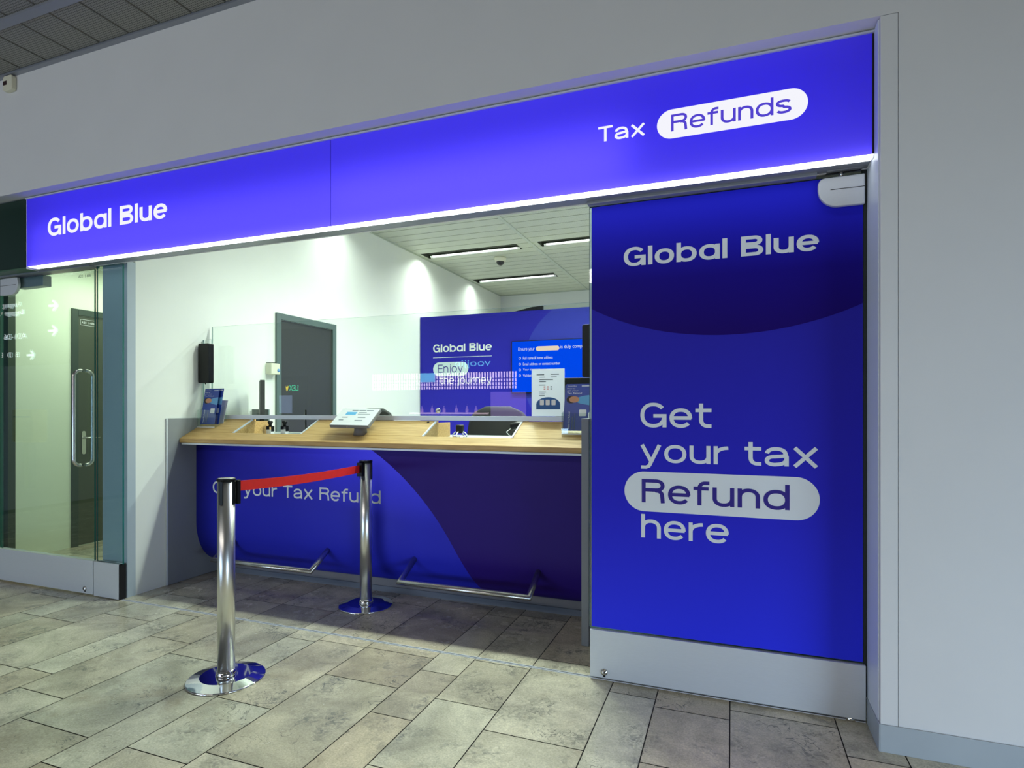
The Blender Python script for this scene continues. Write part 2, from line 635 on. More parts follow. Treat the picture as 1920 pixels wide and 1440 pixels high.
def wood_mat():
    m, nt, b = new_mat('beech_veneer')
    L = nt.links
    tc = add(nt, 'ShaderNodeTexCoord')
    mp = add(nt, 'ShaderNodeMapping')
    mp.inputs['Scale'].default_value = (2.0, 26.0, 26.0)
    L.new(tc.outputs['Object'], mp.inputs[0])
    nz = add(nt, 'ShaderNodeTexNoise')
    nz.inputs['Scale'].default_value = 3.0
    nz.inputs['Detail'].default_value = 8
    L.new(mp.outputs[0], nz.inputs[0])
    cr = add(nt, 'ShaderNodeValToRGB')
    cr.color_ramp.elements[0].position = 0.3
    cr.color_ramp.elements[0].color = (0.47, 0.28, 0.092, 1)
    cr.color_ramp.elements[1].position = 0.72
    cr.color_ramp.elements[1].color = (0.64, 0.425, 0.175, 1)
    L.new(nz.outputs['Fac'], cr.inputs[0])
    L.new(cr.outputs[0], b.inputs['Base Color'])
    b.inputs['Roughness'].default_value = 0.45
    b.inputs['Specular IOR Level'].default_value = 0.35
    return m


M['wood'] = wood_mat()


def stone_mat():
    m, nt, b = new_mat('jura_limestone')
    L = nt.links
    tc = add(nt, 'ShaderNodeTexCoord')
    at = add(nt, 'ShaderNodeAttribute', attribute_name='tone')
    sep = add(nt, 'ShaderNodeSeparateColor')
    L.new(at.outputs['Color'], sep.inputs[0])
    off = add(nt, 'ShaderNodeVectorMath', operation='SCALE')
    L.new(at.outputs['Color'], off.inputs[0])
    off.inputs['Scale'].default_value = 37.0
    co = add(nt, 'ShaderNodeVectorMath', operation='ADD')
    L.new(tc.outputs['Object'], co.inputs[0])
    L.new(off.outputs[0], co.inputs[1])

    def noise(scale, detail, rough=.6, dist=0.0):
        n = add(nt, 'ShaderNodeTexNoise')
        n.inputs['Scale'].default_value = scale
        n.inputs['Detail'].default_value = detail
        n.inputs['Roughness'].default_value = rough
        n.inputs['Distortion'].default_value = dist
        L.new(co.outputs[0], n.inputs[0])
        return n.outputs['Fac']

    def ramp(src, p0, c0, p1, c1):
        r = add(nt, 'ShaderNodeValToRGB')
        r.color_ramp.elements[0].position = p0
        r.color_ramp.elements[0].color = c0
        r.color_ramp.elements[1].position = p1
        r.color_ramp.elements[1].color = c1
        L.new(src, r.inputs[0])
        return r.outputs[0]

    def mix(f, a, c, blend='MIX'):
        n = add(nt, 'ShaderNodeMix', data_type='RGBA', blend_type=blend)
        if isinstance(f, float):
            n.inputs[0].default_value = f
        else:
            L.new(f, n.inputs[0])
        for s, i in ((a, 6), (c, 7)):
            if isinstance(s, tuple):
                n.inputs[i].default_value = s
            else:
                L.new(s, n.inputs[i])
        return n.outputs[2]

    base = mix(sep.outputs[0], (0.56, 0.51, 0.395, 1), (0.74, 0.69, 0.555, 1))
    warm = mix(sep.outputs[1], (0.93, 0.985, 0.98, 1), (1.04, 0.985, 0.90, 1))
    base = mix(1.0, base, warm, 'MULTIPLY')
    cloud = ramp(noise(3.2, 6, .62, .8), 0.30, (0.60, 0.60, 0.60, 1), 0.66, (1.10, 1.10, 1.10, 1))
    base = mix(1.0, base, cloud, 'MULTIPLY')
    fine = ramp(noise(120, 5, .75), 0.34, (0.74, 0.74, 0.74, 1), 0.66, (1.12, 1.12, 1.12, 1))
    base = mix(1.0, base, fine, 'MULTIPLY')
    # grey-green mineral clouds and dark scratchy fossils
    patch = add(nt, 'ShaderNodeMath', operation='MULTIPLY')
    L.new(ramp(noise(4.2, 3, .5, .4), 0.50, (0, 0, 0, 1), 0.66, (1, 1, 1, 1)), patch.inputs[0])
    L.new(ramp(noise(30, 8, .75, 1.0), 0.45, (0, 0, 0, 1), 0.60, (1, 1, 1, 1)), patch.inputs[1])
    pm = add(nt, 'ShaderNodeMath', operation='MULTIPLY')
    L.new(patch.outputs[0], pm.inputs[0])
    pm.inputs[1].default_value = 0.72
    base = mix(pm.outputs[0], base, (0.135, 0.145, 0.130, 1))
    brown = ramp(noise(2.3, 4, .6, .3), 0.56, (0, 0, 0, 1), 0.74, (1, 1, 1, 1))
    bm_ = add(nt, 'ShaderNodeMath', operation='MULTIPLY')
    L.new(brown, bm_.inputs[0])
    bm_.inputs[1].default_value = 0.55
    base = mix(bm_.outputs[0], base, (0.30, 0.235, 0.15, 1))
    vn = noise(8, 3, .55, 1.6)
    v1 = add(nt, 'ShaderNodeMath', operation='SUBTRACT')
    L.new(vn, v1.inputs[0])
    v1.inputs[1].default_value = 0.5
    v2 = add(nt, 'ShaderNodeMath', operation='ABSOLUTE')
    L.new(v1.outputs[0], v2.inputs[0])
    vr = ramp(v2.outputs[0], 0.004, (1, 1, 1, 1), 0.011, (0, 0, 0, 1))
    vm = add(nt, 'ShaderNodeMath', operation='MULTIPLY')
    L.new(vr, vm.inputs[0])
    L.new(ramp(noise(3.1, 2, .5), 0.56, (0, 0, 0, 1), 0.64, (.8, .8, .8, 1)), vm.inputs[1])
    base = mix(vm.outputs[0], base, (0.13, 0.135, 0.12, 1))
    spots = ramp(noise(13, 2, .5, 2.2), 0.765, (0, 0, 0, 1), 0.79, (1, 1, 1, 1))
    base = mix(spots, base, (0.09, 0.095, 0.09, 1))
    L.new(base, b.inputs['Base Color'])
    rr = add(nt, 'ShaderNodeMapRange')
    L.new(noise(9, 4), rr.inputs[0])
    rr.inputs[3].default_value = 0.16
    rr.inputs[4].default_value = 0.34
    L.new(rr.outputs[0], b.inputs['Roughness'])
    b.inputs['Specular IOR Level'].default_value = 0.45
    return m


def plank_mat(name, base, slot, pitch, axis, dots):
    """Perforated metal ceiling plank material (fine perforation as a pattern in the sheet)."""
    m, nt, b = new_mat(name)
    L = nt.links
    tc = add(nt, 'ShaderNodeTexCoord')
    mp = add(nt, 'ShaderNodeMapping')
    mp.inputs['Scale'].default_value = (dots, dots, dots)
    L.new(tc.outputs['Object'], mp.inputs[0])
    v = add(nt, 'ShaderNodeTexVoronoi', feature='F1')
    v.inputs['Scale'].default_value = 1.0
    v.inputs['Randomness'].default_value = 0.0
    L.new(mp.outputs[0], v.inputs['Vector'])
    cr = add(nt, 'ShaderNodeValToRGB')
    cr.color_ramp.elements[0].position = 0.30
    cr.color_ramp.elements[0].color = slot
    cr.color_ramp.elements[1].position = 0.36
    cr.color_ramp.elements[1].color = base
    L.new(v.outputs['Distance'], cr.inputs[0])
    L.new(cr.outputs[0], b.inputs['Base Color'])
    b.inputs['Roughness'].default_value = 0.5
    return m


M['stone'] = stone_mat()
M['plank_office'] = plank_mat('perforated_plank_office', (0.66, 0.70, 0.58, 1), (0.36, 0.39, 0.31, 1), 0.2, 'X', 80)
M['plank_hall'] = plank_mat('perforated_plank_hall', (0.30, 0.295, 0.27, 1), (0.10, 0.097, 0.09, 1), 0.28, 'Y', 60)

# ------------------------------------------------------------------ setting
YF = 2.77        # face of the hall wall
YG = 3.0         # line of the glass doors
XL = -4.2        # left wall of the office
XR = 0.57        # right jamb


def struct(name, mb, mats, **kw):
    o = mb.build(name, mats, **kw)
    o['kind'] = 'structure'
    return o


def make_floor():
    rnd = random.Random(11)
    bm = bmesh.new()
    col = bm.loops.layers.float_color.new('tone')
    X = -0.008
    widths = [.443, .221, .337]
    xs = [-0.008]
    k = 0
    while xs[-1] < 3.4:
        xs.append(xs[-1] + widths[k % 3])
        k += 1
    left = [-0.008]
    lw = [.335, .225, .447, .328, .222, .445, .335, .22, .455, .34, .223, .447]
    k = 0
    while left[-1] > -9.0:
        left.append(left[-1] - lw[k % 12])
        k += 1
    xs = sorted(set(left + xs))
    known = {-0.343: [2.804], -0.568: [2.876], -1.015: [2.34, 3.12], -1.343: [2.512, 1.951], -1.565: [2.76, 2.295],
             -2.01: [2.537, 2.909], -2.345: [2.15, 1.7], -0.008: [2.897], -2.565: [1.508], -3.02: [1.69], -3.36: [2.583, 1.874], 0.435: [2.679]}
    gap = 0.0026

    def quad(x0, x1, y0, y1):
        t = rnd.random()
        c = (t, rnd.random(), rnd.random(), 1)
        f = bm.faces.new([bm.verts.new(p) for p in ((x0 + gap, y0 + gap, 0), (x1 - gap, y0 + gap, 0), (x1 - gap, y1 - gap, 0), (x0 + gap, y1 - gap, 0))])
        for l in f.loops:
            l[col] = c

    for a, b in zip(xs, xs[1:]):
        js = None
        for kx, v in known.items():
            if abs(kx - a) < 0.02:
                js = sorted(v)
        wdt = b - a
        if js is None:
            js = [2.0 + rnd.random() * .8]
        lo, hi = js[0], js[-1]
        while lo > -6.5:
            lo -= rnd.choice((.46, .62, .75, .9))
            js.append(lo)
        while hi < 10.5:
            hi += rnd.choice((.46, .62, .75, .9))
            js.append(hi)
        js = sorted(js)
        for y0, y1 in zip(js, js[1:]):
            quad(a, b, y0, y1)
    nt = len(bm.faces)
    g = bm.faces.new([bm.verts.new(p) for p in ((-9.4, -7.2, -0.004), (3.8, -7.2, -0.004), (3.8, 11.4, -0.004), (-9.4, 11.4, -0.004))])
    g.material_index = 1
    me = bpy.data.meshes.new('floor')
    bm.to_mesh(me)
    bm.free()
    me.materials.append(M['stone'])
    me.materials.append(M['grout'])
    o = bpy.data.objects.new('floor', me)
    COL.objects.link(o)
    o['kind'] = 'structure'


make_floor()

# hall wall with the shop opening, bulkhead above the doors
w = MB()
w.box(-9, 3.6, YF, 3.0, 3.012, 4.1)
w.box(-9, 3.6, 3.0, 3.06, 2.505, 4.1)
struct('wall_front', w, M['wall_white'])
w = MB()
w.box(0.634, 3.6, YF, 3.06, 0, 3.012)
struct('wall_front.001', w, M['wall_white'])
w = MB()
w.box(XR, 0.632, YF - .001, 3.05, 0, 3.010)
struct('trim_1', w, M['wall_white'], bevel=.002)
w = MB()
w.box(XR - .0045, XR - .0005, YF + .02, 3.0, .114, 3.008)
struct('trim_7', w, M['jamb'])
w = MB()
w.box(.5515, .5645, 2.998, 3.045, .114, 2.50)
struct('trim_8', w, M['seal'])
w = MB()
w.box(XR - .005, 3.6, YF - .009, YF - .002, 0, .112)
w.box(XR - .007, XR - .001, YF - .009, 2.985, 0, .112)
struct('baseboard_front', w, M['base_grey'], bevel=.0015)
# left office wall and its grey end post
w = MB()
w.box(-4.46, XL, 3.11, 10.6, 0, 3.66)
struct('wall_left', w, M['wall_office'])
w = MB()
w.box(-4.462, XL + .003, 3.045, 3.11, 0, 2.50)
struct('trim_2', w, M['post_grey'])
w = MB()
w.box(XL, 0.9, 10.53, 10.65, 0, 3.66)
struct('wall_back', w, M['wall_office'])
w = MB()
w.box(0.62, 0.75, 3.06, 10.53, 0, 3.66)
struct('wall_right', w, M['wall_office'])
w = MB()
w.box(-0.786, 0.62, 3.40, 4.20, 0, 3.60)
struct('wall_counter_end', w, M['wall_office'])

# office ceiling: perforated planks running along X, one rail along Y
FIX = [(-4.135, -2.69, 7.305, 7.555), (-4.135, -2.69, 9.04, 9.32), (-2.40, -.955, 7.305, 7.535)]


def cut(rects, hole):
    out = []
    hx0, hx1, hy0, hy1 = hole
    for x0, x1, y0, y1 in rects:
        if hx1 <= x0 or hx0 >= x1 or hy1 <= y0 or hy0 >= y1:
            out.append((x0, x1, y0, y1))
            continue
        ya, yb = max(y0, hy0), min(y1, hy1)
        for r in ((x0, x1, y0, ya), (x0, x1, yb, y1), (x0, max(x0, hx0), ya, yb), (min(x1, hx1), x1, ya, yb)):
            if r[1] - r[0] > .003 and r[3] - r[2] > .003:
                out.append(r)
    return out


w = MB()
y = 3.06
while y < 10.5:
    rects = [(XL, -2.515, y + .005, min(y + .204, 10.53)), (-2.47, 0.62, y + .005, min(y + .204, 10.53))]
    for hole in FIX:
        rects = cut(rects, hole)
    for r in rects:
        w.box(r[0], r[1], r[2], r[3], 3.60, 3.603)
    y += .212
w.mi = 1
w.box(-2.515, -2.47, 3.06, 10.53, 3.592, 3.64)
w.mi = 2
w.box(XL, 0.62, 3.06, 10.53, 3.66, 3.68)
w.mi = 1
w.box(XL, XL + .012, 3.06, 10.53, 3.585, 3.61)
w.box(XL, .62, 10.515, 10.53, 3.585, 3.61)
struct('ceiling', w, [M['plank_office'], M['rail_grey'], M['black_gap']])

# hall ceiling: planks along Y between T-rails
w = MB()
for y0, y1 in ((2.40, 2.755), (0.9, 2.34), (-0.6, .84), (-2.1, -.66), (-3.6, -2.16), (-7.2, -3.66)):
    x = -9.0 - .108
    while x < 3.5:
        w.box(x + .008, x + .274, y0, y1, 3.90, 3.93)
        x += .282
w.mi = 1
for yb in (2.37, .87, -.63, -2.13, -3.63):
    w.box(-9, 3.6, yb - .03, yb + .03, 3.885, 3.93)
w.box(-9, 3.6, 2.735, YF, 3.885, 3.93)
w.mi = 2
w.box(-9, 3.6, -7.2, YF, 3.96, 3.99)
struct('ceiling.001', w, [M['plank_hall'], M['alu_dark'], M['black_gap']])

# floor guide rail of the sliding front
w = MB()
w.box(-4.19, 0.56, 2.990, 2.9965, -.002, .003)
w.box(-4.19, 0.56, 3.0035, 3.010, -.002, .003)
w.mi = 1
w.box(-4.19, 0.56, 2.9965, 3.0035, -.003, .001)
struct('trim_3', w, [M['alu'], M['black_gap']])

# corridor behind the left door
w = MB()
w.box(-6.45, -6.25, 3.46, 6.6, 0, 2.95)
struct('wall_corridor', w, M['corr_wall'])
w = MB()
w.box(-6.45, -4.46, 6.5, 6.6, 0, 2.95)
struct('wall_corridor_back', w, M['corr_wall'])
w = MB()
w.box(-7.6, -6.25, 3.40, 3.46, 0, 2.95)
struct('wall_corridor_left', w, M['corr_frame'])
w = MB()
w.box(-7.6, -4.46, 3.06, 6.6, 2.95, 3.0)
struct('ceiling.002', w, M['corr_wall'])
w = MB()
w.box(-7.6, -7.5, 3.06, 3.4, 0, 2.95)
struct('wall_far_left', w, M['corr_wall'])


# ------------------------------------------------------------------ glass doors and the fixed pane
def glass_pane(name, x0, x1, y0, y1, z0, z1, parent, mat='glass_green', edge='glass_edge'):
    w = MB()
    fs = w.box(x0, x1, y0, y1, z0, z1)
    for f in fs:
        f.normal_update()
        if abs(f.normal.y) < 0.5:
            f.material_index = 1
    return w.build(name, [M[mat], M[edge]], parent)


def lock(parent, x, z, y):
    w = MB()
    w.lathe([(.0, -.008), (.015, -.008), (.017, -.002), (.017, .004)], (x, y, z), 24, 'Y')
    o = w.build('lock', M['steel'], parent)
    w = MB()
    w.box(x - .002, x + .002, y - .0095, y - .007, z - .007, z + .007)
    w.box(x - .006, x + .006, y - .002, y + .001, z - .026, z - .016)
    w.build('keyhole', M['black_gap'], o)


def corner_clamp(parent, x0, x1, z0, z1, y, right):
    """Patch fitting: aluminium cover with one big rounded lower corner."""
    r = (z1 - z0) * .62
    pts = []
    n = 12
    if right:      # rounded towards -X
        pts = [(x1, z0), (x1, z1), (x0 + .03, z1)] + [(x0 + .03 - .03 * math.sin(PI / 2 * i / 5), z1 - .03 + .03 * math.cos(PI / 2 * i / 5)) for i in range(1, 6)]
        pts += [(x0 + r - r * math.cos(PI / 2 * i / n), z0 + r - r * math.sin(PI / 2 * i / n)) for i in range(n + 1)]
    else:
        pts = [(x0, z0), (x0, z1), (x1 - .01, z1)]
        pts += [(x1 - r + r * math.cos(PI / 2 * i / n), z0 + r - r * math.sin(PI / 2 * i / n)) for i in range(n + 1)]
    w = MB()
    w.prism([(p[0], y, p[1]) for p in pts], (0, -.024, 0))
    o = w.build('corner_clamp', M['alu'], parent, bevel=.005, seg=3)
    w = MB()
    zc = (z0 + z1) / 2 + .01
    w.box(x0 + .05 if right else x0, x1 if right else x1 - .02, y - .0252, y - .0238, zc - .0012, zc + .0012)
    w.build('cover_seam', M['black_gap'], o)
    return o


# left glass door
d1 = tag(thing('door_1', (-5.03, YG, 0), 'clear greenish glass door with long pull handle and metal foot rail', 'door'), kind='structure')
glass_pane('glass_leaf', -5.585, -4.478, 2.994, 3.006, .262, 2.452, d1)
w = MB()
w.box(-5.59, -4.473, 2.978, 3.022, .012, .264)
w.build('foot_rail', M['alu'], d1, bevel=.002)
lock(d1, -4.556, .050, 2.978)
corner_clamp(d1, -5.56, -5.335, 2.318, 2.455, 2.992, False)
w = MB()
w.box(-5.43, -5.10, 3.012, 3.075, 2.378, 2.462)
w.build('door_closer', M['alu_dark'], d1, bevel=.003)
for yy, sgn, xx in ((2.935, -1, -4.615), (3.065, 1, -4.602)):
    w = MB()
    r = .045
    pts = []
    y_in = 2.994 if sgn < 0 else 3.006
    z0, z1 = .975, 1.69
    pts.append((xx, y_in, z1))
    for i in range(7):
        a = PI / 2 * i / 6
        pts.append((xx, yy - sgn * r + sgn * r * math.sin(a), z1 - r + r * math.cos(a)))
    for i in range(7):
        a = PI / 2 * i / 6
        pts.append((xx, yy - sgn * r + sgn * r * math.cos(a), z0 + r - r * math.sin(a)))
    pts.append((xx, y_in, z0))
    w.tube(pts, .0125, 16)
    w.build('handle', M['steel'], d1)

# fixed side pane right of that door, and the neighbour's pane at the picture edge
w1 = tag(thing('window_1', (-4.32, YG, 0), 'narrow fixed glass pane on metal foot beside the left door', 'window'), kind='structure')
glass_pane('glass_leaf', -4.455, -4.176, 2.994, 3.006, .262, 2.468, w1)
w = MB()
w.box(-4.462, -4.196, 2.978, 3.022, .006, .262)
w.build('foot_rail', M['alu'], w1, bevel=.0015)
w = MB()
w.box(-4.196, -4.188, 2.981, 3.030, .004, .262)
w.build('end_cap', M['black_gap'], w1)
w2 = tag(thing('window_2', (-6.4, YG, 0), 'glass pane on metal foot at the picture edge', 'window'), kind='structure')
glass_pane('glass_leaf', -7.5, -5.605, 2.994, 3.006, .262, 2.452, w2)
w = MB()
w.box(-7.5, -5.602, 2.978, 3.022, .008, .264)
w.build('foot_rail', M['alu'], w2, bevel=.002)

# header rail over the left doors and over the right door
w = MB()
w.box(-7.5, -4.47, 2.945, 3.03, 2.462, 2.505)
w.box(-4.455, -4.19, 2.955, 3.03, 2.474, 2.505)
struct('trim_4', w, M['alu_dark'], bevel=.003)
w = MB()
w.box(-0.70, 0.362, 2.955, 3.02, 2.456, 2.505)
w.mi = 1
w.box(0.40, 0.545, 2.958, 3.015, 2.470, 2.505)
struct('trim_5', w, [M['alu_dark'], M['alu_dark']], bevel=.003)
w = MB()
w.box(-4.19, -0.70, 2.96, 3.01, 2.486, 2.505)
struct('trim_6', w, M['alu_dark'])

# right glass door with the printed film
d2 = tag(thing('door_2', (-.06, YG, 0), 'glass door covered with blue printed film on brushed metal foot rail', 'door'), kind='structure')
glass_pane('glass_leaf', -.697, .550, 2.998, 3.010, .262, 2.456, d2)
w = MB()
w.box(-.690, .558, 2.980, 3.022, .014, .258)
w.build('foot_rail', M['alu'], d2, bevel=.002)
lock(d2, -.614, .046, 2.980)
w = MB()
w.lathe([(.0, 0), (.022, 0), (.022, .016), (.0, .016)], (.50, 3.0, 0.0), 20)
w.build('floor_pivot', M['chrome'], d2)
w = MB()
w.box(-.684, .549, 2.9955, 2.9978, .268, 2.45)
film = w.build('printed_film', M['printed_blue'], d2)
w = MB()
pts = [(-.684, 2.45), (-.684, 1.924)]
for i in range(41):
    t = i / 40
    x = -.684 + t * 1.233
    # lower arc of a large ellipse, lowest at x = -0.02
    e = math.sqrt(max(0, 1 - ((x + .02) / 1.06) ** 2))
    pts.append((x, 1.758 + .745 * (1 - e)))
pts += [(.549, 2.45)]
w.prism([(p[0], 2.9950, p[1]) for p in pts], (0, -.0006, 0))
w.build('dark_ellipse', M['indigo_print_glow'], film)
YT = 2.9938
letter('logo_lettering', 'Global Blue', -.517, .374, 2.127, 2.224, YT, M['film_white'], film, .225, True, .115)
letter('lettering', 'Get', -.433, -.092, 1.307, 1.432, YT, M['film_white'], film, .172)
letter('lettering', 'your tax', -.433, .370, 1.099, 1.243, YT, M['film_white'], film, .172)
w = MB()
w.prism([(p[0], YT + .0004, p[1]) for p in rrect(-.513, .377, .884, 1.085, .100, 14)], (0, .0006, 0))
w.build('pill_field', M['film_white'], film)
letter('lettering', 'Refund', -.426, .252, .928, 1.047, YT - .0006, M['film_indigo'], film, .172)
letter('lettering', 'here', -.429, -.013, .750, .870, YT, M['film_white'], film, .172)
corner_clamp(d2, .367, .553, 2.312, 2.446, 2.994, True)
w = MB()
w.lathe([(0, 0), (.007, 0), (.007, .03), (0, .03)], (.462, 2.985, 2.445), 12)
w.build('pivot_pin', M['steel'], d2)

# ------------------------------------------------------------------ lit fascia sign
sg = thing('fascia_sign', (-2.24, 2.9, 2.47), 'long lit violet blue fascia sign with white lettering above the counter', 'sign')
SX0, SX1, SZ0, SZ1 = -5.035, .563, 2.484, 3.004
w = MB()
w.box(SX0, SX1, 2.985, 2.997, 2.47, SZ1)
w.box(SX0, SX1, 2.862, 2.997, SZ1 - .004, SZ1 + .004)
w.box(SX1, SX1 + .006, 2.862, 2.997, 2.47, SZ1)
w.box(SX0 - .006, SX0, 2.862, 2.997, 2.47, SZ1)
w.build('housing', M['sign_inner'], sg)
for x0, x1 in ((SX0 + .001, -2.228), (-2.226, SX1 - .004)):
    w = MB()
    w.poly([(x0, 2.86, SZ0), (x1, 2.86, SZ0), (x1, 2.86, SZ1 - .006), (x0, 2.86, SZ1 - .006)])
    w.build('face_panel', M['sign_blue'], sg)
w = MB()
w.box(SX1 - .004, SX1 + .003, 2.856, 2.862, SZ0, SZ1 - .010)
w.build('edge_gap', M['black_gap'], sg)
w = MB()
w.box(SX0, SX1 + .004, 2.850, 2.862, SZ1 - .007, SZ1 + .002)
w.build('edge_trim', M['alu'], sg)
w = MB()
w.box(-2.2285, -2.2255, 2.8588, 2.8605, SZ0, SZ1 - .008)
w.build('panel_joint', M['film_indigo'], sg)
w = MB()
w.poly([(-5.02, 2.860, 2.484), (.566, 2.860, 2.484), (.560, 2.903, 2.472), (-4.975, 2.903, 2.472)])
w.build('light_strip', M['strip'], sg)
w = MB()
w.poly([(SX0, 2.9035, 2.472), (SX1, 2.9035, 2.472), (SX1, 2.99, 2.472), (SX0, 2.99, 2.472)])
w.build('bottom_plate', M['alu_dark'], sg)
YS = 2.8585
letter('logo_lettering', 'Global Blue', -4.784, -3.558, 2.688, 2.822, YS, M['lit_white'], sg, .225, True, .115)
letter('lettering', 'Tax', -.620, -.392, 2.718, 2.797, YS, M['lit_white'], sg, .178)
w = MB()
w.poly([(p[0], YS, p[1]) for p in rrect(-.335, .314, 2.684, 2.822, .069, 14)])
pill = w.build('pill_field', M['lit_white'], sg)
letter('lettering', 'Refunds', -.270, .248, 2.716, 2.797, YS - .0006, M['lit_violet'], pill, .165)

# neighbouring sign at the left edge
ns = thing('neighbour_sign', (-6.3, 2.9, 2.47), 'dark green fascia sign beside the lit blue sign', 'sign')
w = MB()
w.box(-8.6, -5.046, 2.862, 2.99, 2.484, 3.004)
w.build('face_panel', M['green_sign'], ns)
w = MB()
w.box(-8.6, -5.046, 2.866, 2.99, 2.472, 2.484)
w.build('bottom_plate', pmat('green_plate', srgb(70, 104, 82), .4), ns)

# ------------------------------------------------------------------ service counter
ct = thing('service_counter', (-2.5, 3.6, 0), 'service counter with sloped beech top and blue curved front panel', 'counter')
CX0, CX1 = -4.184, -.832
SL = .510


def top_z(y):
    return 1.163 + (y - 3.47) * SL


# sloped beech top with two pass-through notches
w = MB()


def slab(x0, x1, y0, y1, t=.03):
    pts = [(x0, y0, top_z(y0)), (x0, y1, top_z(y1)), (x0, y1, top_z(y1) - t), (x0, y0, top_z(y0) - t)]
    w.prism(pts, (x1 - x0, 0, 0))


slab(CX0, CX1, 3.47, 3.566, .034)
for a, b in ((CX0, -3.722), (-3.045, -2.012), (-1.338, CX1)):
    slab(a, b, 3.566, 3.768, .034)
w.build('counter_top', M['wood'], ct, bevel=.004)
w = MB()
w.box(CX0 + .02, CX1, 3.474, 3.63, 1.114, 1.128)
w.build('edge_strip', M['alu'], ct, bevel=.001)
# upstand behind the top
for a, b in ((CX0, -3.722), (-3.045, -2.012), (-1.338, CX1)):
    w = MB()
    w.box(a, b, 3.768, 3.81, 1.191, 1.314)
    w.build('upstand', M['wood'], ct)
# aluminium edging and beech cheeks of the notches
for a, b in ((-3.722, -3.045), (-2.012, -1.338)):
    for xe, sgn in ((a, 1), (b, -1)):
        w = MB()
        pts = [(xe, 3.566, top_z(3.566) + .003), (xe, 3.764, top_z(3.764) + .003), (xe, 3.764, top_z(3.764) - .008), (xe, 3.566, top_z(3.566) - .008)]
        w.prism(pts, (sgn * .012, 0, 0))
        w.build('notch_edging', M['alu'], ct)
        w = MB()
        pts = [(xe, 3.569, 1.191), (xe, 3.569, top_z(3.569) - .0095), (xe, 3.764, top_z(3.764) - .0095), (xe, 3.812, 1.300), (xe, 3.98, 1.300), (xe, 3.98, 1.191)]
        w.prism(pts, (sgn * .011, 0, 0))
        w.build('notch_cheek', M['wood'], ct)
    w = MB()
    w.box(a, b, 3.560, 3.568, top_z(3.56) - .01, top_z(3.56) - .001)
    w.build('notch_sill', M['alu_dark'], ct)
w = MB()
w.box(CX0, CX1, 3.64, 4.28, 1.168, 1.19)
w.build('inner_ledge', M['grey_desk'], ct)
w = MB()
w.box(CX0, CX1, 4.10, 4.14, .1, 1.165)
w.build('back_panel', M['counter_grey'], ct)
# blue front: upright, then curving under to the plinth
prof = [(3.63, 1.114), (3.63, .46)]
for i in range(1, 15):
    t = i / 14
    a = PI / 2 * t
    prof.append((3.63 + .235 * (1 - math.cos(a)), .46 - .355 * math.sin(a)))


def front_strip(x0, x1, dy, profile):
    mb = MB()
    rows = [[mb.bm.verts.new((x, p[0] - dy, p[1])) for x in (x0, x1)] for p in profile]
    for r0, r1 in zip(rows, rows[1:]):
        f = mb.bm.faces.new((r0[0], r0[1], r1[1], r1[0]))
        f.smooth = True
    # closed behind
    top, bot = rows[0], rows[-1]
    b0 = [mb.bm.verts.new((x, 3.88, profile[0][1])) for x in (x0, x1)]
    b1 = [mb.bm.verts.new((x, 3.88, profile[-1][1])) for x in (x0, x1)]
    mb.bm.faces.new((top[1], top[0], b0[0], b0[1]))
    mb.bm.faces.new((b0[0], b0[1], b1[1], b1[0]))
    mb.bm.faces.new((bot[0], bot[1], b1[1], b1[0]))
    mb.bm.faces.new([r[0] for r in rows] + [b1[0], b0[0]])
    mb.bm.faces.new([r[1] for r in rows] + [b1[1], b0[1]])
    return mb


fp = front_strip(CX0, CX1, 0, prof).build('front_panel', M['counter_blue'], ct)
# dark swoosh printed on the right half, following the curved front
arcp = [(-2.475, 1.114), (-2.458, 1.092), (-2.242, .929), (-2.009, .725), (-1.841, .501), (-1.751, .362), (-1.69, .25), (-1.655, .105)]


def arc_x(z):
    for (xa, za), (xb, zb) in zip(arcp, arcp[1:]):
        if za >= z >= zb:
            return xa + (xb - xa) * (za - z) / (za - zb)
    return arcp[-1][0]


# smooth the printed edge with a circle fit through three of its points
def circ3(p, q, r):
    ax, ay = p
    bx, by = q
    cx, cy = r
    d = 2 * (ax * (by - cy) + bx * (cy - ay) + cx * (ay - by))
    ux = ((ax * ax + ay * ay) * (by - cy) + (bx * bx + by * by) * (cy - ay) + (cx * cx + cy * cy) * (ay - by)) / d
    uy = ((ax * ax + ay * ay) * (cx - bx) + (bx * bx + by * by) * (ax - cx) + (cx * cx + cy * cy) * (bx - ax)) / d
    return ux, uy, math.hypot(ax - ux, ay - uy)


ccx, ccy, ccr = circ3((-2.475, 1.108), (-2.009, .725), (-1.735, .33))
w = MB()
fine = []
for (ya, za), (yb, zb) in zip(prof, prof[1:]):
    n = 16 if za - zb > .2 else 2
    for i in range(n):
        fine.append((ya + (yb - ya) * i / n, za + (zb - za) * i / n))
fine.append(prof[-1])
rows = []
for yy, zz in fine:
    q = ccr * ccr - (zz - ccy) ** 2
    s1 = ccx + math.sqrt(max(q, 0)) if ccx < -2.2 else ccx - math.sqrt(max(q, 0))
    rows.append((w.bm.verts.new((s1, yy - .0015, zz)), w.bm.verts.new((CX1, yy - .0015, zz))))
for r0, r1 in zip(rows, rows[1:]):
    f = w.bm.faces.new((r0[0], r0[1], r1[1], r1[0]))
    f.smooth = True
w.build('printed_swoosh', M['counter_indigo'], fp)
letter('lettering', 'Get your Tax Refund', -4.0, -2.386, .682, .808, 3.6285, M['film_white'], fp, .165, False, .14)
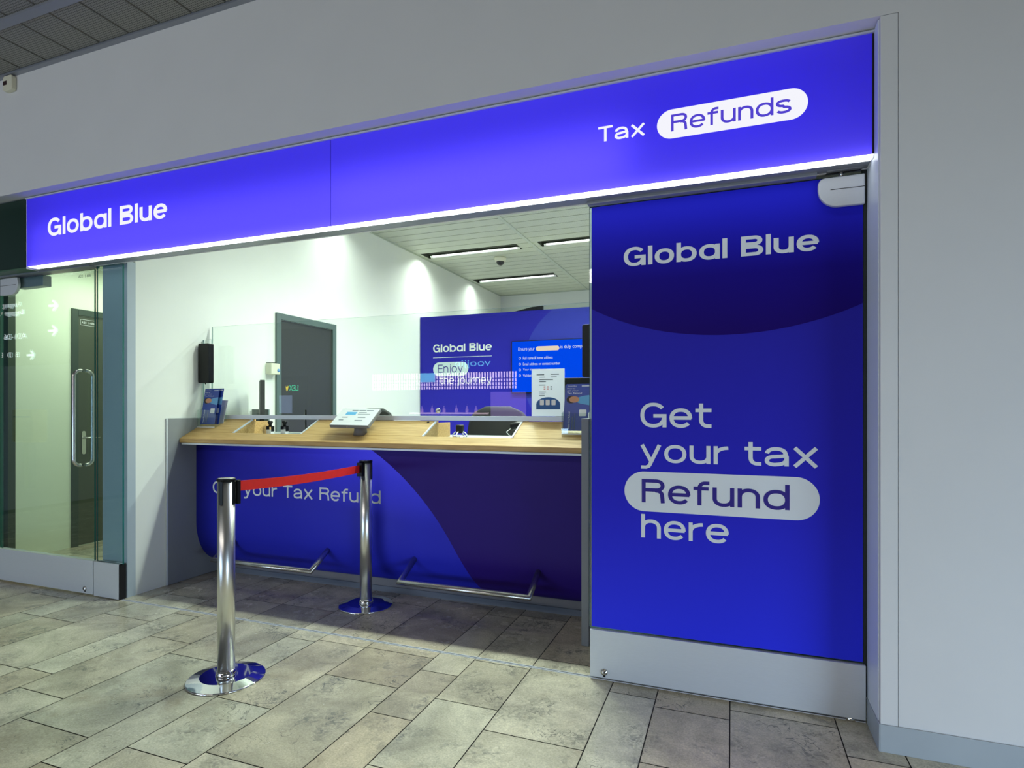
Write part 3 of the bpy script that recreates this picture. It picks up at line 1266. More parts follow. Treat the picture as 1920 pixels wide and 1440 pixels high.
# plinth, skirting, side panels
w = MB()
w.box(CX0, CX1, 3.852, 3.88, 0, .11)
w.build('plinth', M['recess_grey'], ct)
w = MB()
w.box(CX0, CX1, 3.842, 3.852, 0, .043)
w.build('skirting', M['skirt_grey'], ct)
for x0, x1, z1 in ((-4.198, -4.184, 1.326), (-.832, -.788, 1.344)):
    w = MB()
    w.box(x0, x1, 3.372, 4.14, 0.002, z1)
    w.build('side_panel', M['counter_grey'], ct, bevel=.0015)
w = MB()
w.box(-4.199, -4.186, 3.360, 3.372, 0.002, 1.326)
w.build('edge_profile', M['alu'], ct)
for x in (-2.885, -2.06):
    w = MB()
    nrm = Vector((0, -SL, 1)).normalized()
    c = Vector((x, 3.745, top_z(3.745)))
    w.lathe([(0, 0), (.010, 0), (.010, .003), (0, .003)], (0, 0, 0), 16)
    rot = Matrix.Translation(c) @ nrm.to_track_quat('Z', 'Y').to_matrix().to_4x4()
    bmesh.ops.transform(w.bm, matrix=rot, verts=w.bm.verts)
    w.build('cable_grommet', M['black'], ct)
for x0, x1 in ((-3.79, -2.865), (-2.115, -1.188)):
    w = MB()
    w.tube([(x0, 3.70, .36), (x0, 3.45, .222), (x1, 3.45, .222), (x1, 3.70, .36)], .020, 16)
    w.build('foot_rest', M['steel'], ct)

# ------------------------------------------------------------------ protective glass screen on the counter
gs = thing('glass_screen', (-2.5, 3.78, 1.32), 'clear protective glass screen on grey rail along the counter', 'screen')
w = MB()
w.box(-4.150, CX1 - .002, 3.765, 3.80, 1.3175, 1.350)
w.build('bottom_rail', M['alu'], gs, bevel=.001)
glass_pane('glass_pane', -4.170, CX1 - .004, 3.776, 3.784, 1.350, 2.104, gs, 'glass', 'screen_edge')
glass_pane('side_pane', -4.19, -4.094, 3.70, 3.712, 1.288, 1.985, gs, 'acrylic', 'screen_edge')
for x in (-2.79, -1.995):
    w = MB()
    w.lathe([(.0, -.006), (.017, -.006), (.019, -.002), (.019, 0), (.0, 0)], (x, 3.775, 1.388), 24, 'Y')
    w.build('glass_fixing', M['chrome'], gs)

# ------------------------------------------------------------------ black wall boxes at both ends of the screen
for x0, x1, z0, z1, lab in ((-4.186, -4.066, 1.617, 1.948, 'black wall box with rounded edges above the left leaflet holder'),
                            (-.899, -.788, 1.605, 1.940, 'black wall box beside the blue printed door')):
    bx = thing('wall_box', ((x0 + x1) / 2, 3.70, z0), lab, 'wall box', 'black wall boxes at the screen ends')
    w = MB()
    w.prism([(p[0], 3.645, p[1]) for p in rrect(x0 + .004, x1, z0, z1, .012, 4)], (0, .055, 0))
    w.build('cover', M['black'], bx, bevel=.004)
    w = MB()
    w.lathe([(0, 0), (.006, 0), (.004, -.010), (0, -.010)], ((x0 + x1) / 2, 3.67, z0), 12)
    w.build('nozzle', M['black'], bx)

# ------------------------------------------------------------------ office: lamps, camera, doors
for (x0, x1, y0, y1), lab in zip(FIX, ('recessed strip lamp in front of the cream dome camera on the office ceiling', 'recessed strip lamp farthest back, behind the cream dome camera',
                                       'recessed strip lamp cut off by the blue printed door')):
    fx = thing('ceiling_lamp', ((x0 + x1) / 2, (y0 + y1) / 2, 3.66), lab, 'lamp', 'recessed strip lamps in the office ceiling')
    w = MB()
    t = .004
    w.box(x0, x1, y0, y1, 3.652, 3.656)
    w.box(x0, x1, y0, y0 + t, 3.597, 3.652)
    w.box(x0, x1, y1 - t, y1, 3.597, 3.652)
    w.box(x0, x0 + t, y0, y1, 3.597, 3.652)
    w.box(x1 - t, x1, y0, y1, 3.597, 3.652)
    w.build('housing', M['fixture'], fx)
    w = MB()
    w.poly([(x0 + .03, y1 - .006, 3.598), (x1 - .03, y1 - .006, 3.598), (x1 - .03, y1 - .030, 3.626), (x0 + .03, y1 - .030, 3.626)])
    w.build('reflector', M['fixture_bright'], fx)
    w = MB()
    w.tube([(x0 + .07, y1 - .034, 3.614), (x1 - .07, y1 - .034, 3.614)], .011, 12)
    w.build('fluorescent_tube', M['tube'], fx)

dc = thing('dome_camera', (-3.146, 7.87, 3.6), 'cream dome camera with smoked cover on the office ceiling', 'camera')
w = MB()
w.lathe([(0, 0), (.088, 0), (.086, -.018), (.076, -.055), (.062, -.062), (0, -.062)], (-3.146, 7.87, 3.6), 32)
w.build('camera_base', M['cream'], dc)
w = MB()
w.lathe([(.058, -.060)] + [(.058 * math.cos(a), -.062 - .055 * math.sin(a)) for a in [PI / 2 * i / 8 for i in range(9)]][:-1] + [(.004, -.117)], (-3.146, 7.87, 3.6), 28)
w.build('smoked_cover', M['dome'], dc)

d3 = tag(thing('door_3', (-4.2, 5.0, 0), 'dark grey steel door in the office left wall', 'door'), kind='structure')
w = MB()
y0, y1, zt, fw = 4.547, 5.470, 2.350, .062
w.box(XL - .05, XL + .022, y0, y0 + fw, 0, zt)
w.box(XL - .05, XL + .022, y1 - fw, y1, 0, zt)
w.box(XL - .05, XL + .022, y0 + fw, y1 - fw, zt - fw, zt)
w.build('door_frame', M['dark_frame'], d3, bevel=.002)
w = MB()
w.box(XL - .03, XL + .004, y0 + fw + .003, y1 - fw - .003, .008, zt - fw - .004)
w.build('door_leaf', M['dark_door'], d3, bevel=.001)
w = MB()
w.box(XL + .004, XL + .016, y0 + fw + .05, y0 + fw + .09, .96, 1.18)
lv = w.build('lock_plate', M['steel'], d3, bevel=.004)
w = MB()
w.tube([(XL + .016, y0 + fw + .07, 1.08), (XL + .06, y0 + fw + .07, 1.08), (XL + .06, y0 + fw + .20, 1.08)], .009, 10)
w.build('handle', M['steel'], lv)

d4 = tag(thing('door_4', (-6.25, 4.4, 0), 'dark door with number plate in the corridor behind the left glass door', 'door'), kind='structure')
y0, y1, zt, fw = 3.948, 4.93, 2.420, .062
xw = -6.25
w = MB()
w.box(xw - .05, xw + .02, y0, y0 + fw, 0, zt)
w.box(xw - .05, xw + .02, y1 - fw, y1, 0, zt)
w.box(xw - .05, xw + .02, y0 + fw, y1 - fw, zt - fw, zt)
w.build('door_frame', M['corr_frame'], d4, bevel=.002)
w = MB()
w.box(xw - .03, xw + .004, y0 + fw + .003, y1 - fw - .003, .008, zt - fw - .006)
w.build('door_leaf', M['corr_door'], d4, bevel=.001)
w = MB()
outer = rrect(4.036, 4.186, 2.262, 2.322, .010, 4)
inner = rrect(4.0385, 4.1835, 2.2645, 2.3195, .008, 4)
n = len(outer)
for i in range(n):
    j = (i + 1) % n
    w.poly([(xw + .0055, *outer[i]), (xw + .0055, *outer[j]), (xw + .0055, *inner[j]), (xw + .0055, *inner[i])])
np_ = w.build('number_plate', M['white_print'], d4)
letter('lettering', 'A20  1-686', 4.048, 4.176, 2.280, 2.302, 0, M['white_print'], np_, U=(0, 1, 0), org=(xw + .0058, 0, 0))
w = MB()
w.prism([(xw + .004, p[0], p[1]) for p in rrect(4.047, 4.085, .935, 1.175, .018, 6)], (.008, 0, 0))
lp = w.build('lock_plate', M['steel'], d4)
w = MB()
w.tube([(xw + .012, 4.066, 1.105), (xw + .055, 4.066, 1.105), (xw + .055, 4.20, 1.105)], .009, 10)
w.build('handle', M['steel'], lp)
letter('number_lettering', 'A20  1-686', -4.676, -4.536, 2.402, 2.424, 3.0072, M['ink_dark'], d1)

sd = thing('soap_dispenser', (XL, 4.48, 1.72), 'white dispenser with blue button on the wall beside the grey steel door', 'dispenser')
w = MB()
w.box(XL + .001, XL + .075, 4.418, 4.532, 1.735, 1.842)
w.build('cover', M['cream'], sd, bevel=.008, seg=3)
w = MB()
w.box(XL + .003, XL + .07, 4.425, 4.48, 1.8425, 1.849)
w.build('lid_slot', M['black'], sd)
w = MB()
w.lathe([(0, 0), (.017, 0), (.015, .006), (0, .006)], (XL + .0745, 4.510, 1.776), 20, 'X')
w.build('button', M['blue_dot'], sd)

# wall detector high on the hall wall
dt = thing('wall_detector', (-5.04, YF, 3.77), 'small white wall detector with dark window under the hall ceiling', 'detector')
w = MB()
w.prism([(p[0], YF - .001, p[1]) for p in rrect(-5.090, -4.988, 3.768, 3.880, .016, 4)], (0, -.034, 0))
w.build('cover', M['cream'], dt, bevel=.005)
w = MB()
w.box(-5.088, -5.045, YF - .0365, YF - .0345, 3.812, 3.842)
w.build('dark_window', pmat('detector_window', (.03, .008, .012, 1), .3), dt)

# ------------------------------------------------------------------ blue partition with graphics, television
pa = thing('graphic_partition', (-1.8, 7.41, 0), 'blue printed partition wall with white lettering behind the counter', 'partition')
PX0, PX1, PY, PZ = -4.194, .612, 7.39, 2.718
w = MB()
w.box(PX0, PX1, PY, PY + .06, 0, PZ)
w.build('panel', M['wall_blue'], pa)
cx_, cy_, r_ = circ3((-2.182, 2.734), (-2.350, 2.600), (-2.553, 2.307))
w = MB()
edge = []
for i in range(41):
    z = PZ - (PZ - .95) * i / 40
    edge.append((cx_ - math.sqrt(max(0, r_ * r_ - (z - cy_) ** 2)), z))
w.poly([(x, PY - .0012, z) for x, z in edge] + [(PX1, PY - .0012, .95), (PX1, PY - .0012, PZ)])
w.build('light_field', M['wall_blue_light'], pa)
YP = PY - .002
letter('logo_lettering', 'Global Blue', -3.984, -3.079, 2.206, 2.318, YP, M['white_print'], pa, .225, True, .115)
w = MB()
w.box(-3.984, -3.079, YP, YP + .001, 2.127, 2.133)
w.build('rule_line', M['white_print'], pa)
w = MB()
w.prism([(p[0], YP + .0005, p[1]) for p in rrect(-3.984, -3.433, 1.868, 2.062, .096, 12)], (0, .0005, 0))
pf = w.build('pill_field', M['pill_grey'], pa)
letter('lettering', 'Enjoy', -3.905, -3.516, 1.885, 2.029, YP, M['film_indigo'], pf, .13)
letter('lettering', 'the journey', -3.880, -3.079, 1.725, 1.862, YP, M['white_print'], pa, .13)

mb_ = thing('media_box', (-2.47, 7.42, PZ), 'small black box lying on top of the blue partition', 'box')
w = MB()
w.prism([(-2.76, 7.40, PZ + .001), (-2.35, 7.40, PZ + .001), (-2.35, 7.40, PZ + .058), (-2.50, 7.40, PZ + .050)], (0, .045, 0))
w.build('casing', M['black'], mb_, bevel=.003)

tv = thing('television', (-2.15, 7.36, 1.6), 'wall screen with bright blue picture and white lines on the partition', 'screen')
TX0, TX1, TZ0, TZ1 = -2.767, -1.527, 1.610, 2.312
w = MB()
w.box(TX0, TX1, 7.325, 7.388, TZ0, TZ1)
w.build('casing', M['black'], tv, bevel=.003)
w = MB()
w.box(TX0 + .010, TX1 - .010, 7.3238, 7.3246, TZ0 + .012, TZ1 - .010)
pic = w.build('picture', M['tv_blue'], tv)
YV = 7.3228
letter('lettering', 'Ensure your', -2.669, -2.440, 2.166, 2.218, YV, M['tv_text'], pic, .15)
w = MB()
w.poly([(p[0], YV, p[1]) for p in rrect(-2.421, -2.100, 2.166, 2.226, .029, 8)])
w.build('highlight_field', M['tv_pill'], pic)
letter('lettering', 'is duly completed', -2.085, -1.680, 2.176, 2.234, YV, M['tv_text'], pic)
for txt, xr, zc in (('Full name & home address', -2.190, 2.078), ('Email address or contact number', -2.090, 1.998), ('Your signature', -2.36, 1.922), ('Validation', -2.44, 1.846)):
    letter('lettering', txt, -2.601, xr, zc - .018, zc + .018, YV, M['tv_text'], pic)
    w = MB()
    n = 20
    for i in range(n):
        a, b = 2 * PI * i / n, 2 * PI * (i + 1) / n
        w.poly([(-2.646 + .016 * math.cos(a), YV, zc + .016 * math.sin(a)), (-2.646 + .016 * math.cos(b), YV, zc + .016 * math.sin(b)),
                (-2.646 + .012 * math.cos(b), YV, zc + .012 * math.sin(b)), (-2.646 + .012 * math.cos(a), YV, zc + .012 * math.sin(a))])
    w.build('bullet_ring', M['tv_text'], pic)

# ------------------------------------------------------------------ office chairs
def chair(loc, rz, label, w_top, w_bot, z_top):
    """High office chair; its back faces -Y before turning."""
    c = thing('office_chair', loc, label, 'chair', 'office chairs behind the counter')
    c.rotation_euler = (0, 0, rz)

    def up(o):
        return o
    def fin(mb, name, mat, **kw):
        o = mb.build(name, mat, None, **kw)
        o.parent = c
        return o
    w = MB()
    # curved back shell
    z0, z1 = .74, z_top
    nx, nz = 14, 14
    rows = []
    for k in range(nz + 1):
        t = k / nz
        z = z0 + (z1 - z0) * t
        half = (w_bot + (w_top - w_bot) * t) / 2
        if t > .78:
            q = (t - .78) / .22
            half *= math.sqrt(max(.02, 1 - (q * .92) ** 2.6))
        row = []
        for i in range(nx + 1):
            u = -1 + 2 * i / nx
            row.append(w.bm.verts.new((u * half, -.05 + .55 * (u * half) ** 2 - .06 * t, z)))
        rows.append(row)
    for a, b in zip(rows, rows[1:]):
        for i in range(nx):
            f = w.bm.faces.new((a[i], a[i + 1], b[i + 1], b[i]))
            f.smooth = True
    o = fin(w, 'backrest', M['chair_black'])
    md = o.modifiers.new('solid', 'SOLIDIFY')
    md.thickness = .05
    md.offset = -1
    w = MB()
    w.prism([(p[0], p[1] + .27, .64) for p in rrect(-.25, .25, -.23, .23, .09, 6)], (0, 0, .08))
    fin(w, 'seat', M['chair_black'], bevel=.02, seg=3)
    w = MB()
    w.tube([(0, .25, .66), (0, .02, .66), (0, -.03, .80)], .022, 10)
    fin(w, 'back_bracket', M['black'])
    w = MB()
    w.tube([(0, .27, .10), (0, .27, .64)], .028, 14)
    fin(w, 'gas_column', M['chrome'])
    for k in range(5):
        a = 2 * PI * k / 5 + .3
        w = MB()
        w.tube([(0, .27, .11), (.30 * math.cos(a), .27 + .30 * math.sin(a), .075)], .02, 8)
        leg = fin(w, 'base_leg', M['black'])
        w = MB()
        w.lathe([(0, -.015), (.03, -.015), (.03, .015), (0, .015)], (.30 * math.cos(a), .27 + .30 * math.sin(a), .031), 16, 'X')
        o = w.build('caster', M['black'], None)
        o.parent = leg
    return c


chair((-2.03, 5.12, 0), .10, 'dark office chair behind the right counter opening in front of the blue partition', .50, .78, 1.425)
chair((-3.47, 5.28, 0), .15, 'dark office chair half hidden behind the tilted white rate display', .36, .42, 1.408)


# ------------------------------------------------------------------ things on the inner ledge
def flat_screen(name, loc, d, length, z0, z1, thick, label, cat, stand):
    """Thin upright screen whose plane runs along direction d in plan."""
    c = thing(name, loc, label, cat)
    d = Vector((d[0], d[1], 0)).normalized()
    n = Vector((-d.y, d.x, 0))
    mtx = Matrix(((d.x, n.x, 0, loc[0]), (d.y, n.y, 0, loc[1]), (0, 0, 1, 0), (0, 0, 0, 1)))
    w = MB()
    w.box(-length / 2, length / 2, -thick / 2, thick / 2, z0, z1, mtx)
    w.build('screen', M['black'], c, bevel=.004)
    if stand:
        w = MB()
        w.box(-.05, .05, -.02, .02, 1.20, z0 + .06, mtx)
        w.build('stand_neck', M['black'], c)
        w = MB()
        w.box(-.09, .09, -.07, .07, 1.191, 1.203, mtx)
        w.build('stand_foot', M['black'], c, bevel=.003)
    return c


flat_screen('computer_monitor', (-3.90, 4.06, 1.191), (-.71, .70), .40, 1.335, 1.650, .040, 'black monitor seen edge on behind the left counter opening', 'monitor', True)
flat_screen('tablet_screen', (-3.42, 4.06, 1.191), (-.66, .75), .14, 1.191, 1.395, .012, 'thin black screen standing edge on in the left counter opening', 'tablet', False)
flat_screen('computer_monitor', (-1.02, 4.10, 1.191), (1, .05), .36, 1.33, 1.625, .035, 'dark monitor back seen behind the right leaflet holder', 'monitor', True)
dv = thing('desk_divider', (-4.08, 4.24, 1.19), 'low grey green desk divider at the left wall behind the screen rail', 'divider')
w = MB()
w.box(-4.185, -3.99, 4.232, 4.25, 1.191, 1.398)
w.build('panel', M['dark_frame'], dv, bevel=.002)


def stamp(x, y, rz, label, s=1.0, wide=True):
    c = thing('rubber_stamp', (x, y, 1.1905), label, 'stamp', 'rubber stamps on the inner ledge')
    z = 1.1905
    w = MB()
    w.box(x - .026 * s, x + .026 * s, y - .02 * s, y + .02 * s, z, z + .036 * s)
    w.build('ink_housing', M['white_print'], c, bevel=.003)
    w = MB()
    for dx in (-.028, .024):
        w.box(x + dx * s, x + (dx + .004) * s, y - .018 * s, y + .018 * s, z + .02 * s, z + .062 * s)
    w.box(x - .028 * s, x + .028 * s, y - .018 * s, y + .018 * s, z + .058 * s, z + .066 * s)
    w.build('frame', M['black'], c, bevel=.002)
    w = MB()
    w.lathe([(0, .066 * s), (.014 * s, .066 * s), (.012 * s, .080 * s), (.021 * s, .094 * s), (.021 * s, .104 * s), (.010 * s, .112 * s), (0, .112 * s)], (x, y, z), 18)
    w.build('grip', M['black'], c)


stamp(-3.565, 3.97, 0, 'right one of the two rubber stamps in the left counter opening')
stamp(-3.655, 3.90, 0, 'rubber stamp next to the beech cheek of the left counter opening')
sh = thing('stamp_holder', (-2.03, 3.93, 1.19), 'black stamp in a white wire holder in the right counter opening', 'stamp')
w = MB()
w.lathe([(0, 0), (.055, 0), (.055, .006), (0, .006)], (-1.895, 3.93, 1.1905), 24)
w.build('holder_foot', M['chrome'], sh)
w = MB()
for a0 in (0, PI / 2):
    pts = []
    for i in range(9):
        a = PI * i / 8
        pts.append((-1.895 + .06 * math.cos(a) * math.cos(a0), 3.93 + .06 * math.cos(a) * math.sin(a0), 1.198 + .038 * math.sin(a)))
    w.tube(pts, .004, 8)
w.build('holder_wire', M['white_print'], sh)
w = MB()
w.lathe([(0, .030), (.020, .030), (.030, .045), (.032, .085), (.028, .092), (0, .092)], (-1.895, 3.93, 1.1905), 20)
w.build('stamp_grip', M['black'], sh)
hs = thing('barcode_scanner', (-1.43, 3.98, 1.19), 'black hand scanner on white cradle at the right end of the counter opening', 'scanner')
w = MB()
w.lathe([(0, 0), (.06, 0), (.056, .010), (.02, .016), (0, .016)], (-1.44, 3.98, 1.1905), 24)
w.build('cradle_foot', M['white_print'], hs)
w = MB()
w.tube([(-1.44, 3.98, 1.205), (-1.425, 3.98, 1.26)], .016, 12)
w.build('grip', M['black'], hs)
w = MB()
w.tube([(-1.50, 3.955, 1.268), (-1.455, 3.97, 1.285), (-1.405, 3.985, 1.285)], .026, 14)
w.build('scanner_head', M['black'], hs)
w = MB()
w.tube([(-1.49, 3.94, 1.262), (-1.52, 3.92, 1.235), (-1.50, 3.93, 1.21), (-1.44, 3.95, 1.195)], .003, 6)
w.build('cable', M['white_print'], hs)

# ------------------------------------------------------------------ tilted rate display
rd = thing('rate_display', (-2.53, 3.56, 1.2), 'tilted white rate display on a round grey foot on the counter top', 'display')
A = Vector((-2.754, 3.52, 1.284))
B = Vector((-2.419, 3.52, 1.281))
D = Vector((-2.792, 3.70, 1.405)) - A
U = (B - A)
V = Vector((-.012, D.y, D.z))
N = U.cross(V).normalized()


def on_panel(u, v, lift=0.0):
    return A + U * u + V * v + N * lift


w = MB()
w.prism([on_panel(0, 0), on_panel(1, 0), on_panel(1, 1), on_panel(0, 1)], N * -.026)
w.build('casing', pmat('casing_grey', srgb(128, 128, 130), .45), rd, bevel=.004)
w = MB()
w.prism([on_panel(.01, .015, .0012), on_panel(.99, .015, .0012), on_panel(.99, .985, .0012), on_panel(.01, .985, .0012)], N * -.001)
sheet = w.build('sheet', M['paper'], rd)
w = MB()
w.poly([on_panel(.20, .60, .0016), on_panel(.47, .60, .0016), on_panel(.47, .78, .0016), on_panel(.20, .78, .0016)])
w.build('blue_field', pmat('light_blue_print', srgb(96, 178, 226), .5), sheet)
for u0, u1, v, hgt in ((.30, .46, .86, .035), (.48, .66, .86, .035), (.68, .86, .86, .035), (.52, .72, .73, .03), (.52, .84, .63, .03),
                       (.17, .32, .44, .045), (.58, .78, .44, .045), (.14, .26, .28, .045), (.56, .76, .26, .045)):
    w = MB()
    w.poly([on_panel(u0, v, .0016), on_panel(u1, v, .0016), on_panel(u1, v + hgt, .0016), on_panel(u0, v + hgt, .0016)])
    w.build('print_line', M['ink_grey'], sheet)
w = MB()
q = on_panel(.45, -.0, -.013)
w.lathe([(0, -.002), (.004, -.002), (.004, .004), (0, .004)], q, 10, 'Y')
w.build('lock_screw', M['chrome'], rd)
w = MB()
cxx, cyy = -2.528, 3.585
w.lathe([(0, top_z(3.585) - .012), (.052, top_z(3.585) - .012), (.046, top_z(3.585) + .02), (.042, 1.297), (0, 1.297)], (cxx, cyy, 0), 28)
w.build('foot', pmat('foot_grey', srgb(104, 100, 98), .45), rd)


# ------------------------------------------------------------------ leaflets in clear holders
def holder(x0, x1, yf, yb, zb, zl, zr, label):
    c = thing('leaflet_holder', ((x0 + x1) / 2, (yf + yb) / 2, zb), label, 'holder', 'clear leaflet holders on the counter')
    t = .003
    w = MB()
    w.box(x0, x1, yf, yf + t, zb, zl)
    w.build('front_wall', M['acrylic'], c)
    w = MB()
    w.box(x0, x1, yb - t, yb, zb + .035, zr)
    w.build('back_wall', M['acrylic'], c)
    w = MB()
    w.box(x0, x1, yf + t, yb - t, zb, zb + t)
    w.build('floor_plate', M['acrylic'], c)
    for xa in (x0, x1 - t):
        w = MB()
        w.prism([(xa, yf + t, zb + t), (xa, yb - t, zb + t), (xa, yb - t, zr), (xa, yf + t, zl)], (t, 0, 0))
        w.build('side_wall', M['acrylic'], c)
    w = MB()
    w.box(x0, x1, yf - .002, yf + .002, zb - .002, zb + .004)
    w.build('front_edge', M['white_print'], c)
    return c


def leaflet(org, U, V, label, detail=True, alt=False):
    """A folded leaflet: plane org + u U + v V, u and v 0..1."""
    org, U, V = Vector(org), Vector(U), Vector(V)
    N = U.cross(V).normalized()
    c = thing('leaflet', tuple(org), label, 'leaflet', 'blue leaflets in the holders')

    def P(u, v, l=0.0):
        return org + U * u + V * v + N * l
    w = MB()
    w.prism([P(0, 0), P(1, 0), P(1, 1), P(0, 1)], N * -.0012)
    sh = w.build('sheet', M['navy'] if not alt else M['white_print'], c)
    lu, lv = U.length, V.length
    Un, Vn = U.normalized(), V.normalized()
    if not detail:
        return c
    e = .0005

    def el(name, uc, vc, ru, rv, mat, l=e, n=18):
        w = MB()
        w.poly([P(uc + ru * math.cos(2 * PI * i / n), vc + rv * math.sin(2 * PI * i / n), l) for i in range(n)])
        w.build(name, mat, sh)

    letter('lettering', 'Global Blue', .06 * lu, .44 * lu, .945 * lv, .965 * lv, 0, M['white_print'], sh, U=Un, V=Vn, org=org + N * e)
    w = MB()
    w.poly([P(.64, .945, e), P(.95, .945, e), P(.95, .963, e), P(.64, .963, e)])
    w.build('mark', M['white_print'], sh)
    for k, txt in enumerate(('How to', 'get your', 'Tax Refund')):
        letter('lettering', txt, .05 * lu, (.38 + .14 * k) * lu, (.885 - .05 * k) * lv, (.915 - .05 * k) * lv, 0, M['white_print'], sh, U=Un, V=Vn, org=org + N * e)
    # portrait lying on its side
    w = MB()
    w.poly([P(.50, .60, e), P(.62, .575, e), P(1, .54, e), P(1, .76, e), P(.70, .74, e), P(.52, .71, e)])
    w.build('printed_shirt', M['shirt'], sh)
    el('printed_hair', .24, .665, .20, .085, M['hair'], e * 1.5)
    el('printed_face', .36, .665, .21, .068, M['skin'], e * 2.2)
    letter('lettering', 'Alipay Easy Refund', .03 * lv, .40 * lv, -.24 * lu, -.14 * lu, 0, M['white_print'], sh, U=Vn, V=-Un, org=org + N * e)
    for k in range(2):
        u0 = .30 + .10 * k
        w = MB()
        w.poly([P(u0, .03, e), P(u0 + .035, .03, e), P(u0 + .035, .30 + .06 * k, e), P(u0, .30 + .06 * k, e)])
        w.build('print_line', M['ink_grey'], sh)
    w = MB()
    pts = rrect(.58, .88, .31, .45, .03, 4)
    w.poly([P(p[0], p[1], e) for p in pts])
    w.build('white_field', M['white_print'], sh)
    return c


holder(-4.160, -3.972, 3.618, 3.742, 1.250, 1.392, 1.43, 'clear leaflet holder at the left end of the counter')
leaflet((-4.142, 3.630, 1.274), (.158, 0, 0), (-.010, .062, .294), 'blue leaflet in front in the left clear holder')
leaflet((-4.122, 3.652, 1.274), (.158, 0, 0), (.000, .058, .298), 'blue leaflet behind the front one in the left holder', True)
leaflet((-4.075, 3.690, 1.274), (.110, .01, 0), (.012, .040, .200), 'pale leaflet at the back of the left holder', False, True)
holder(-1.018, -.842, 3.598, 3.700, 1.240, 1.375, 1.40, 'clear leaflet holder at the right end of the counter beside the door')
leaflet((-1.006, 3.612, 1.262), (.160, 0, 0), (.004, .050, .300), 'blue leaflet in front in the right clear holder')
leaflet((-1.020, 3.640, 1.262), (.160, 0, 0), (.004, .046, .292), 'blue leaflet behind the front one in the right holder')

# ------------------------------------------------------------------ notice taped to the screen
no = thing('paper_notice', (-1.162, 3.774, 1.352), 'white paper notice with blue half circle taped to the glass screen', 'notice')
w = MB()
w.poly([(-1.278, 3.774, 1.352), (-1.046, 3.774, 1.352), (-1.046, 3.774, 1.672), (-1.278, 3.774, 1.672)])
sheet = w.build('sheet', M['notice_paper'], no)
yn = 3.7730
w = MB()
pts = [(-1.245, yn, 1.398), (-1.076, yn, 1.398), (-1.076, yn, 1.432)] + [(-1.1605 + .0845 * math.cos(a), yn, 1.432 + .048 * math.sin(a)) for a in [PI * i / 16 for i in range(1, 16)]] + [(-1.245, yn, 1.432)]
w.poly(pts)
w.build('half_circle', M['navy2'], sheet)
for k in range(3):
    w = MB()
    w.poly([(p[0], yn - .0004, p[1]) for p in rrect(-1.219 + .041 * k, -1.190 + .041 * k, 1.426, 1.463, .005, 3)])
    w.build('white_field', M['white_print'], sheet)
for x0, x1, z, hh, mt in ((-1.242, -1.188, 1.630, .005, 'ink_dark'), (-1.142, -1.084, 1.632, .005, 'ink_dark'), (-1.222, -1.182, 1.614, .004, 'ink_grey'), (-1.142, -1.10, 1.615, .004, 'ink_grey'),
                          (-1.222, -1.126, 1.596, .006, 'ink_grey'), (-1.222, -1.176, 1.583, .006, 'ink_grey'), (-1.224, -1.18, 1.560, .005, 'ink_grey'),
                          (-1.224, -1.176, 1.512, .005, 'ink_grey'), (-1.224, -1.185, 1.500, .004, 'ink_grey'), (-1.224, -1.185, 1.490, .004, 'ink_grey')):
    w = MB()
    w.poly([(x0, yn, z), (x1, yn, z), (x1, yn, z + hh), (x0, yn, z + hh)])
    w.build('print_line', M[mt], sheet)
for k in range(3):
    for j in range(2):
        w = MB()
        x, z = -1.192 + .024 * k, 1.532 + .014 * j
        w.poly([(x, yn, z), (x + .012, yn, z), (x + .012, yn, z + .007), (x, yn, z + .007)])
        w.build('small_mark', M['red'] if k < 2 else M['ink_dark'], sheet)

# ------------------------------------------------------------------ belt barrier posts
PR = .0425


def barrier(x, y, top, label):
    c = thing('barrier_post', (x, y, 0), label, 'barrier post', 'belt barrier posts in front of the counter')
    w = MB()
    w.lathe([(0, 0), (.190, 0), (.190, .007), (.186, .0095), (.128, .023), (.125, .0235), (0, .0235)], (x, y, 0), 72)
    b = w.build('base', M['chrome'], c)
    for f in b.data.polygons:
        f.use_smooth = len(f.vertices) == 4 and abs(f.normal.z) < .9
    w = MB()
    w.lathe([(PR, .0236), (PR, top - .012)], (x, y, 0), 48)
    w.build('post', M['post_steel'], c)
    w = MB()
    w.lathe([(PR + .002, .0236), (PR + .008, .0236), (PR + .008, .030), (PR + .002, .052), (PR + .0008, .052)], (x, y, 0), 40)
    w.build('collar', M['chrome'], c)
    w = MB()
    w.lathe([(0, top - .012), (PR + .0035, top - .012), (PR + .0035, top - .002), (PR + .001, top), (0, top)], (x, y, 0), 40)
    cp = w.build('cap', M['black'], c)
    w = MB()
    w.lathe([(0, top + .0002), (PR - .002, top + .0002), (PR - .004, top + .002), (0, top + .002)], (x, y, 0), 40)
    w.build('cap_plate', M['steel'], cp)
    return c


def slot(c, x, y, ang, z0, z1, wd=.020):
    """Black belt slot in the post's side."""
    w = MB()
    mtx = Matrix.Translation((x, y, 0)) @ Matrix.Rotation(ang, 4, 'Z')
    pts = rrect(-wd / 2, wd / 2, z0, z1, wd / 2 - .001, 6)
    fs = w.prism([(p[0], -PR - .0025, p[1]) for p in pts], (0, .012, 0))
    for v in w.bm.verts:
        v.co = mtx @ v.co
    w.build('belt_slot', M['black'], c)


b1 = barrier(-2.459, 2.315, 1.040, 'chrome barrier post standing on the pale floor in front of the threshold')
b2 = barrier(-2.442, 3.528, 1.034, 'chrome barrier post close to the counter in the shaded strip')
for c, x, y, top in ((b1, -2.459, 2.315, 1.040), (b2, -2.442, 3.528, 1.034)):
    for ang in (.20, .20 + PI / 2, .20 - PI / 2, .20 + PI):
        slot(c, x, y, ang, top - .135, top - .012)
